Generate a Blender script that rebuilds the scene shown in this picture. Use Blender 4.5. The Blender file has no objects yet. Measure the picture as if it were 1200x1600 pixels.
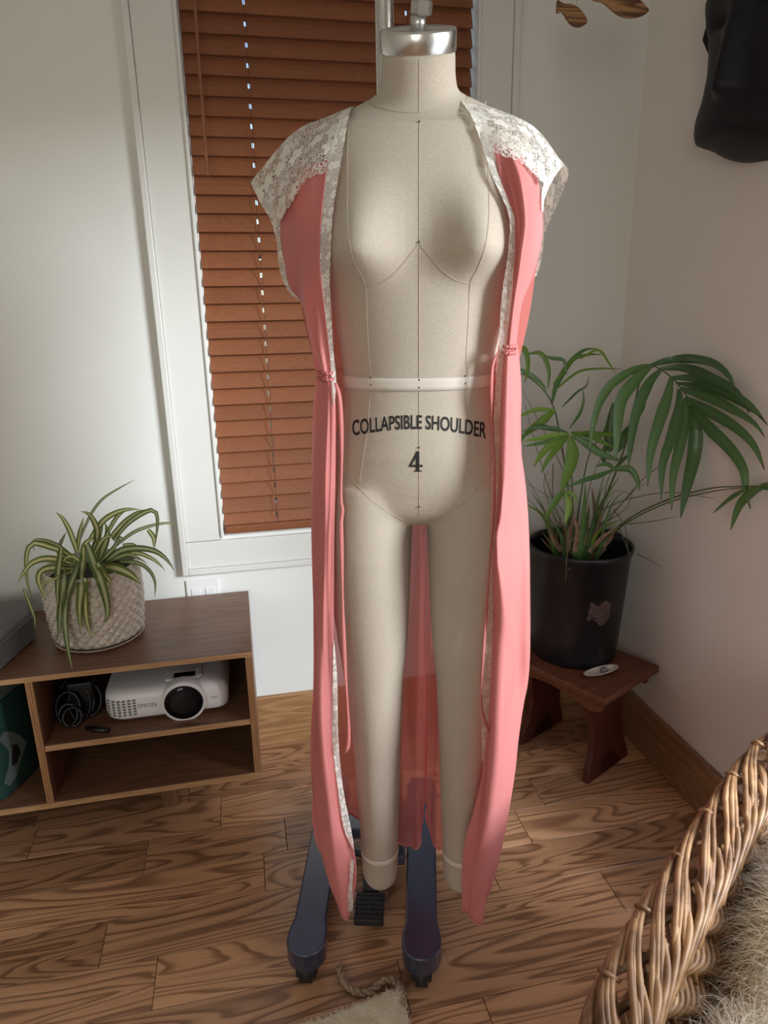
import bpy, bmesh, math, random
import numpy as np
from mathutils import Vector, Matrix
from mathutils.bvhtree import BVHTree

random.seed(7); rng = np.random.default_rng(7)
S = bpy.context.scene
COL = S.collection
PI = math.pi

# ------------------------------------------------------------------ camera
cam_d = bpy.data.cameras.new('camera'); cam = bpy.data.objects.new('camera', cam_d); COL.objects.link(cam)
Rm = Matrix(((0.9779, 0.0761, -0.1948), (-0.2084, 0.2771, -0.9380), (-0.0174, 0.9578, 0.2869)))
cam.matrix_world = Matrix.Translation((0, 0, 1.35)) @ Rm.to_4x4()
cam_d.sensor_fit = 'AUTO'; cam_d.sensor_width = 36.0; cam_d.lens = 24.0; cam_d.clip_start = .02
S.camera = cam
S.view_settings.view_transform = 'Standard'; S.view_settings.look = 'None'
S.view_settings.gamma = 1.0; S.view_settings.use_curve_mapping = False
S.view_settings.exposure = 0.0

# ------------------------------------------------------------------ daylight
W = bpy.data.worlds.new('sky'); S.world = W; W.use_nodes = True
wn = W.node_tree.nodes; wl = W.node_tree.links
sky = wn.new('ShaderNodeTexSky'); sky.sky_type = 'NISHITA'; sky.sun_disc = False
sky.sun_elevation = math.radians(38); sky.sun_rotation = math.radians(120)
wl.new(sky.outputs[0], wn['Background'].inputs[0]); wn['Background'].inputs[1].default_value = .35

def area(name, loc, target, sx, sy, power, col):
    d = bpy.data.lights.new(name, 'AREA'); d.shape = 'RECTANGLE'; d.size = sx; d.size_y = sy; d.energy = power; d.color = col
    o = bpy.data.objects.new(name, d); COL.objects.link(o); o.location = loc
    o.rotation_euler = (Vector(target) - Vector(loc)).to_track_quat('-Z', 'Y').to_euler()
    return o
# daylight in the window of the right wall, beside the viewer, plus an added fill lamp far behind
area('window_daylight', (5.0, -3.15, 3.0), (.1, 1.3, .9), 2.0, 1.5, 790, (.89, .945, 1.0))
area('window_skylight', (1.20, .43, 1.02), (0.0, .43, .98), 1.0, 1.3, 8, (.84, .92, 1.0))
area('added_far_fill', (-1.0, -2.12, 1.5), (-.4, 1.0, 1.2), 1.0, 1.1, 18.5, (1.0, .95, .85))

T = {
 'trim_l_in': [[-0.0929,-0.02,1.6245],[-0.0945,-0.075,1.6016],[-0.1045,-0.098,1.5425],[-0.1163,-0.115,1.4766],[-0.1217,-0.118,1.4194],[-0.125,-0.11,1.3862],[-0.1258,-0.098,1.334],[-0.1258,-0.09,1.2884],[-0.1241,-0.085,1.2488],[-0.1271,-0.088,1.211]],
 'trim_l_out': [[-0.1033,-0.018,1.622],[-0.1079,-0.075,1.5943],[-0.1234,-0.096,1.5355],[-0.131,-0.11,1.4776],[-0.1366,-0.113,1.42],[-0.1364,-0.106,1.3865],[-0.1345,-0.096,1.3341],[-0.1315,-0.09,1.2885],[-0.1305,-0.088,1.2492],[-0.1307,-0.09,1.2113]],
 'trim_r_in': [[0.0573,-0.02,1.632],[0.0714,-0.072,1.5974],[0.0856,-0.088,1.5587],[0.0979,-0.105,1.5186],[0.1179,-0.113,1.4769],[0.1235,-0.116,1.4533],[0.1229,-0.114,1.4276],[0.1222,-0.11,1.4098],[0.1199,-0.1,1.3844],[0.1175,-0.092,1.3475],[0.1175,-0.088,1.303],[0.1174,-0.085,1.2865]],
 'trim_r_out': [[0.071,-0.018,1.6265],[0.0882,-0.07,1.5858],[0.0971,-0.085,1.5558],[0.1059,-0.1,1.5224],[0.1205,-0.11,1.4859],[0.1294,-0.114,1.4614],[0.1318,-0.112,1.4276],[0.1321,-0.108,1.4098],[0.1316,-0.099,1.3842],[0.1302,-0.092,1.3473],[0.1276,-0.088,1.3028],[0.1275,-0.086,1.2864]],
 'trim_l_low': [[[-0.1446,-0.086,0.8163],[-0.1484,-0.087,0.7442],[-0.1528,-0.09,0.6231],[-0.1469,-0.093,0.5282],[-0.139,-0.096,0.4477],[-0.1305,-0.097,0.4177],[-0.124,-0.097,0.3992]],[[-0.144,-0.083,0.8148],[-0.1413,-0.083,0.7419],[-0.1433,-0.085,0.6197],[-0.1385,-0.087,0.5236],[-0.1269,-0.09,0.4414],[-0.1241,-0.09,0.4172],[-0.1213,-0.092,0.3874]]],
 'trim_l_tip': [[[-0.1267,-0.1,0.3802],[-0.1321,-0.1,0.3212],[-0.1394,-0.1,0.2834],[-0.1416,-0.1,0.2528]],[[-0.1209,-0.1,0.3732],[-0.1262,-0.1,0.3185],[-0.126,-0.1,0.2839],[-0.1281,-0.1,0.2564]]],
 'trim_r_low': [[[0.1174,-0.085,1.2865],[0.1138,-0.088,1.2387],[0.1113,-0.093,1.1436],[0.1112,-0.093,1.0425],[0.1112,-0.092,0.9352],[0.107,-0.09,0.8207],[0.1029,-0.09,0.7248],[0.1055,-0.09,0.6625],[0.1084,-0.09,0.5852]],[[0.1279,-0.083,1.2862],[0.1251,-0.088,1.2386],[0.1221,-0.091,1.1431],[0.1201,-0.093,1.0425],[0.1193,-0.092,0.9352],[0.1196,-0.09,0.8209],[0.1191,-0.09,0.725],[0.1172,-0.09,0.6753],[0.1108,-0.09,0.5786]]],
 'skirt_l': [[[-0.1286,-0.08,1.2483],[-0.1271,-0.083,1.2025],[-0.131,-0.085,1.0928],[-0.1371,-0.085,0.9868],[-0.1448,-0.085,0.8158],[-0.1486,-0.086,0.7436],[-0.1529,-0.089,0.6224],[-0.147,-0.092,0.5274],[-0.1379,-0.095,0.4469],[-0.124,-0.095,0.4045],[-0.1189,-0.097,0.3306],[-0.1361,-0.1,0.2345]],[[-0.1386,-0.085,1.249],[-0.1381,-0.095,1.2044],[-0.1442,-0.105,1.0979],[-0.1511,-0.095,0.9903],[-0.1619,-0.1,0.8234],[-0.166,-0.11,0.6459],[-0.1623,-0.108,0.4991],[-0.155,-0.104,0.3393],[-0.1477,-0.1,0.2525]],[[-0.1468,-0.075,1.2481],[-0.1522,-0.075,1.1918],[-0.159,-0.08,1.0917],[-0.1701,-0.07,0.9253],[-0.1781,-0.075,0.7368],[-0.1855,-0.08,0.5579],[-0.1836,-0.08,0.418],[-0.1726,-0.085,0.3198],[-0.1644,-0.085,0.2791]],[[-0.1549,-0.06,1.2467],[-0.1659,-0.045,1.1873],[-0.1756,-0.035,1.0805],[-0.1845,-0.03,0.909],[-0.1929,-0.03,0.7102],[-0.2034,-0.035,0.5233],[-0.2054,-0.04,0.4409],[-0.1963,-0.05,0.3938]],[[-0.157,0.02,1.25],[-0.172,0.04,1.0],[-0.178,0.05,0.7],[-0.176,0.05,0.5],[-0.17,0.05,0.36]]],
 'skirt_b': [[[-0.157,0.02,1.25],[-0.172,0.04,1.0],[-0.178,0.05,0.7],[-0.176,0.05,0.5],[-0.17,0.05,0.36]],[[-0.125,0.095,1.25],[-0.145,0.12,1.0],[-0.15,0.135,0.7],[-0.145,0.14,0.45],[-0.14,0.14,0.26]],[[-0.06,0.125,1.25],[-0.08,0.15,1.0],[-0.08,0.17,0.7],[-0.075,0.165,0.4],[-0.07,0.165,0.19]],[[-0.01,0.13,1.25],[-0.012,0.155,1.0],[-0.01,0.16,0.7],[-0.008,0.155,0.4],[-0.012,0.155,0.17]],[[0.008,0.13,1.25],[0.01,0.16,1.0],[0.012,0.172,0.7],[0.012,0.178,0.4],[0.012,0.178,0.27]],[[0.035,0.128,1.25],[0.04,0.155,1.0],[0.045,0.165,0.7],[0.04,0.155,0.4],[0.04,0.155,0.165]],[[0.12,0.1,1.25],[0.135,0.125,1.0],[0.14,0.14,0.7],[0.135,0.14,0.4],[0.13,0.14,0.22]],[[0.157,0.02,1.25],[0.175,0.04,1.0],[0.182,0.05,0.7],[0.178,0.05,0.5],[0.165,0.05,0.36]]],
 'skirt_r': [[[0.1273,-0.08,1.286],[0.1245,-0.085,1.2382],[0.1213,-0.09,1.1429],[0.1204,-0.09,1.0416],[0.1195,-0.09,0.9344],[0.1199,-0.088,0.8198],[0.1193,-0.088,0.7238],[0.1174,-0.088,0.674],[0.1121,-0.088,0.6229],[0.11,-0.09,0.5641],[0.0957,-0.093,0.4837],[0.0807,-0.096,0.4174],[0.077,-0.096,0.3539],[0.0781,-0.1,0.2673]],[[0.1307,-0.09,1.2866],[0.1293,-0.1,1.2398],[0.1269,-0.115,1.1479],[0.1225,-0.13,1.0536],[0.1158,-0.135,1.0046],[0.1314,-0.115,0.89],[0.134,-0.095,0.8119],[0.1291,-0.11,0.7132],[0.1255,-0.12,0.6206],[0.1129,-0.12,0.476],[0.0966,-0.115,0.3588],[0.0912,-0.105,0.2488]],[[0.136,-0.085,1.2862],[0.143,-0.08,1.1898],[0.1471,-0.09,1.0415],[0.1418,-0.105,0.9728],[0.1476,-0.085,0.8763],[0.16,-0.075,0.8016],[0.1511,-0.09,0.7008],[0.143,-0.1,0.5803],[0.1286,-0.095,0.4405],[0.1133,-0.095,0.3099],[0.1073,-0.1,0.2394]],[[0.1401,-0.075,1.2855],[0.152,-0.07,1.1881],[0.1635,-0.06,1.0325],[0.1694,-0.065,0.8673],[0.173,-0.055,0.7296],[0.1707,-0.07,0.6243],[0.1615,-0.075,0.5198],[0.1451,-0.075,0.3827],[0.1301,-0.08,0.3102],[0.1159,-0.085,0.2357]],[[0.1461,-0.05,1.2868],[0.1595,-0.045,1.1842],[0.1746,-0.035,1.025],[0.1837,-0.03,0.8513],[0.1894,-0.03,0.6894],[0.1851,-0.035,0.58],[0.1742,-0.045,0.4961],[0.1574,-0.055,0.3644],[0.1445,-0.06,0.2982],[0.1226,-0.07,0.2617]],[[0.157,0.02,1.25],[0.175,0.04,1.0],[0.182,0.05,0.7],[0.178,0.05,0.5],[0.165,0.05,0.36]]],
 'bod_l': [[[-0.1235,-0.092,1.5441],[-0.1324,-0.106,1.4781],[-0.137,-0.11,1.4202],[-0.1359,-0.103,1.3866],[-0.1338,-0.094,1.3341],[-0.1318,-0.088,1.2884],[-0.1308,-0.085,1.2508]],[[-0.1521,-0.08,1.5391],[-0.1549,-0.092,1.4804],[-0.1542,-0.092,1.4218],[-0.1518,-0.09,1.361],[-0.1462,-0.088,1.3069],[-0.139,-0.088,1.2511]],[[-0.1763,-0.06,1.5226],[-0.1798,-0.065,1.4758],[-0.1776,-0.062,1.4243],[-0.1698,-0.06,1.3616],[-0.1587,-0.068,1.3063],[-0.1467,-0.075,1.25]],[[-0.2055,-0.03,1.4893],[-0.2056,-0.03,1.4405],[-0.198,-0.025,1.3858],[-0.1824,-0.02,1.3602],[-0.1711,-0.03,1.3144],[-0.1555,-0.055,1.2481]]],
 'bod_r': [[[0.1004,-0.085,1.5589],[0.1115,-0.1,1.5089],[0.1241,-0.108,1.4638],[0.1323,-0.108,1.4279],[0.1326,-0.098,1.3842],[0.1305,-0.092,1.3385],[0.127,-0.082,1.288]],[[0.1131,-0.088,1.5556],[0.1254,-0.098,1.5089],[0.1355,-0.106,1.4637],[0.1367,-0.108,1.4278],[0.1351,-0.1,1.3815],[0.132,-0.094,1.3385],[0.129,-0.088,1.2883]],[[0.1256,-0.092,1.5482],[0.1377,-0.115,1.5058],[0.1446,-0.122,1.4577],[0.1417,-0.118,1.4179],[0.139,-0.1,1.3729],[0.1342,-0.094,1.3296],[0.1318,-0.088,1.2883]],[[0.1472,-0.075,1.5399],[0.1574,-0.062,1.5097],[0.1664,-0.04,1.4664],[0.1658,-0.038,1.4231],[0.156,-0.048,1.3784],[0.1451,-0.06,1.3289],[0.1372,-0.075,1.2874]],[[0.1663,-0.03,1.5428],[0.1761,-0.025,1.5065],[0.1823,-0.02,1.4726],[0.1814,-0.02,1.433],[0.1693,-0.02,1.3863],[0.1542,-0.03,1.3468],[0.1462,-0.05,1.2858]]],
 'bod_b': [[[-0.195,0.055,1.5],[-0.19,0.04,1.43],[-0.183,-0.015,1.36],[-0.175,-0.02,1.31],[-0.158,-0.03,1.25]],[[-0.15,0.115,1.53],[-0.15,0.11,1.43],[-0.15,0.1,1.36],[-0.145,0.09,1.31],[-0.135,0.09,1.25]],[[-0.07,0.125,1.57],[-0.07,0.125,1.45],[-0.07,0.125,1.36],[-0.07,0.12,1.31],[-0.07,0.12,1.25]],[[0.0,0.125,1.575],[0.0,0.125,1.45],[0.0,0.125,1.36],[0.0,0.12,1.31],[0.0,0.125,1.25]],[[0.07,0.125,1.57],[0.07,0.125,1.45],[0.07,0.125,1.36],[0.07,0.12,1.31],[0.07,0.12,1.25]],[[0.15,0.115,1.53],[0.15,0.11,1.43],[0.15,0.1,1.36],[0.145,0.09,1.31],[0.135,0.09,1.25]],[[0.19,0.055,1.5],[0.188,0.04,1.44],[0.175,-0.015,1.385],[0.168,-0.02,1.33],[0.155,-0.03,1.27]]],
 'yoke_l': [[[-0.1237,-0.102,1.5297],[-0.1519,-0.098,1.5216],[-0.1711,-0.085,1.5031],[-0.2081,-0.042,1.4687]],[[-0.1126,-0.088,1.5666],[-0.144,-0.08,1.558],[-0.1808,-0.055,1.5393],[-0.2339,-0.01,1.5031]],[[-0.1068,-0.06,1.5977],[-0.1354,-0.05,1.588],[-0.1846,-0.025,1.5691],[-0.2488,0.005,1.5215]],[[-0.0932,-0.015,1.6282],[-0.1297,0.0,1.6198],[-0.1867,0.012,1.6014],[-0.2571,0.02,1.5383]],[[-0.1,0.05,1.628],[-0.14,0.055,1.605],[-0.19,0.055,1.57],[-0.245,0.045,1.515]],[[-0.1,0.105,1.575],[-0.14,0.11,1.55],[-0.185,0.095,1.51],[-0.21,0.06,1.45]]],
 'yoke_r': [[[0.0985,-0.098,1.5509],[0.1161,-0.103,1.5409],[0.1384,-0.096,1.5347],[0.1777,-0.045,1.5159]],[[0.0847,-0.085,1.5725],[0.1126,-0.088,1.571],[0.1494,-0.072,1.5594],[0.1961,-0.02,1.527]],[[0.0766,-0.06,1.5978],[0.1112,-0.055,1.594],[0.1585,-0.035,1.5796],[0.2057,0.0,1.5378]],[[0.0648,-0.015,1.6298],[0.1117,0.0,1.6216],[0.1723,0.012,1.5969],[0.2155,0.02,1.5497]],[[0.1,0.05,1.628],[0.14,0.055,1.605],[0.18,0.055,1.575],[0.228,0.045,1.535]],[[0.1,0.105,1.575],[0.14,0.11,1.55],[0.175,0.095,1.52],[0.2,0.06,1.46]]],
 'arm_l': [[[-0.2567,0.018,1.5371],[-0.2373,-0.008,1.5034],[-0.2204,-0.022,1.4773],[-0.2133,-0.024,1.4457],[-0.212,-0.022,1.4093],[-0.2017,-0.018,1.3785],[-0.1857,-0.012,1.3613]],[[-0.2436,0.012,1.534],[-0.2247,-0.012,1.5035],[-0.2062,-0.03,1.4779],[-0.1987,-0.034,1.4445],[-0.1971,-0.032,1.4131],[-0.1887,-0.028,1.3846],[-0.1779,-0.022,1.3639]]],
 'arm_r': [[[0.2151,0.018,1.5485],[0.2013,0.0,1.5328],[0.1908,-0.012,1.5149],[0.1841,-0.018,1.4987],[0.1834,-0.016,1.4817]],[[0.1952,-0.0,1.5424],[0.1847,-0.018,1.5243],[0.1782,-0.028,1.5094],[0.1776,-0.03,1.4955],[0.179,-0.026,1.4806]]],
 'arm_r2': [[[0.1926,0.03,1.4736],[0.193,0.03,1.446],[0.1903,0.025,1.4224],[0.1831,0.015,1.3958],[0.1666,0.0,1.3833]],[[0.1836,0.035,1.4743],[0.1829,0.035,1.4466],[0.1793,0.03,1.423],[0.1719,0.02,1.399],[0.1594,0.005,1.3865]]],
 'back_neck': [[-0.1,0.03,1.64],[-0.085,0.075,1.62],[-0.05,0.1,1.605],[0.0,0.108,1.6],[0.05,0.1,1.605],[0.085,0.075,1.62],[0.1,0.03,1.64]],
 'tie_l': [[-0.1243,-0.093,1.2439],[-0.1182,-0.096,1.2187],[-0.1174,-0.1,1.1466],[-0.121,-0.102,1.0664],[-0.1187,-0.102,1.0456],[-0.1223,-0.102,1.0299],[-0.1233,-0.102,0.9712],[-0.125,-0.1,0.8701],[-0.1251,-0.1,0.7763],[-0.1232,-0.1,0.7029],[-0.1226,-0.1,0.6525],[-0.1247,-0.1,0.6203],[-0.1297,-0.1,0.6059]],
 'tie_r': [[0.1156,-0.093,1.2852],[0.1086,-0.094,1.2708],[0.1065,-0.096,1.2396],[0.1088,-0.098,1.1833],[0.1131,-0.1,1.1253],[0.1144,-0.1,1.0446],[0.1105,-0.098,0.9376],[0.1062,-0.098,0.8249],[0.1032,-0.098,0.7297],[0.1052,-0.098,0.6928],[0.1112,-0.098,0.668],[0.1193,-0.098,0.6492]],
 'gath_l': [[-0.1553,-0.062,1.2527],[-0.149,-0.078,1.2532],[-0.1406,-0.09,1.2532],[-0.1335,-0.093,1.2534],[-0.1281,-0.09,1.2531]],
 'gath_r': [[0.1463,-0.056,1.2862],[0.1396,-0.078,1.2876],[0.1332,-0.092,1.2876],[0.1274,-0.094,1.2878],[0.1221,-0.092,1.2886]],
 'seams': [[[0.0014,1.6713],[0.0013,1.6424],[0.0012,1.6036]],[[0.0013,1.5898],[0.0012,1.5392],[0.0009,1.4347]],[[0.0009,1.4338],[0.0006,1.3318],[0.0004,1.2403],[0.0001,1.1437],[-0.0002,1.0292]],[[-0.0963,1.5972],[-0.0977,1.5575],[-0.0969,1.5023],[-0.0949,1.4534],[-0.0881,1.4114],[-0.0762,1.3821],[-0.0756,1.3332],[-0.0742,1.2792],[-0.073,1.2515]],[[0.0949,1.5521],[0.0942,1.5133],[0.0944,1.4735],[0.0902,1.4327],[0.0812,1.3995],[0.0727,1.381],[0.0718,1.3308],[0.07,1.2772],[0.0724,1.2497]],[[-0.0008,1.4322],[-0.0122,1.4186],[-0.03,1.3991],[-0.0479,1.386],[-0.0613,1.3813],[-0.0747,1.3815]],[[0.0018,1.4322],[0.0184,1.413],[0.036,1.3953],[0.0537,1.3841],[0.0713,1.3804]],[[-0.0738,1.2304],[-0.0778,1.1845],[-0.0871,1.1254],[-0.0942,1.0849]],[[0.0731,1.2287],[0.0805,1.1831],[0.0904,1.1244]],[[-0.1319,1.1063],[-0.1045,1.0888],[-0.0752,1.0608],[-0.0504,1.0387],[-0.0254,1.0207]],[[0.1176,1.1031],[0.0938,1.0808],[0.0696,1.0552],[0.0449,1.0354],[0.033,1.0291]]],
 'letters': {"base":[[-0.0984,1.1612],[-0.0527,1.1691],[0.0002,1.174],[0.0528,1.1687],[0.0979,1.1548]],"four":[[-0.0037,1.1399],[-0.0038,1.1081],[-0.0135,1.1191],[0.0069,1.119]]},
 'tacks': [[0.0013,1.5898],[0.0009,1.4355],[0.0004,1.246],[0.0004,1.2348],[0.0002,1.1457],[-0.0001,1.0489],[-0.0721,1.2487],[-0.0723,1.2384],[0.0686,1.2498],[0.0688,1.2387]],
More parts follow.
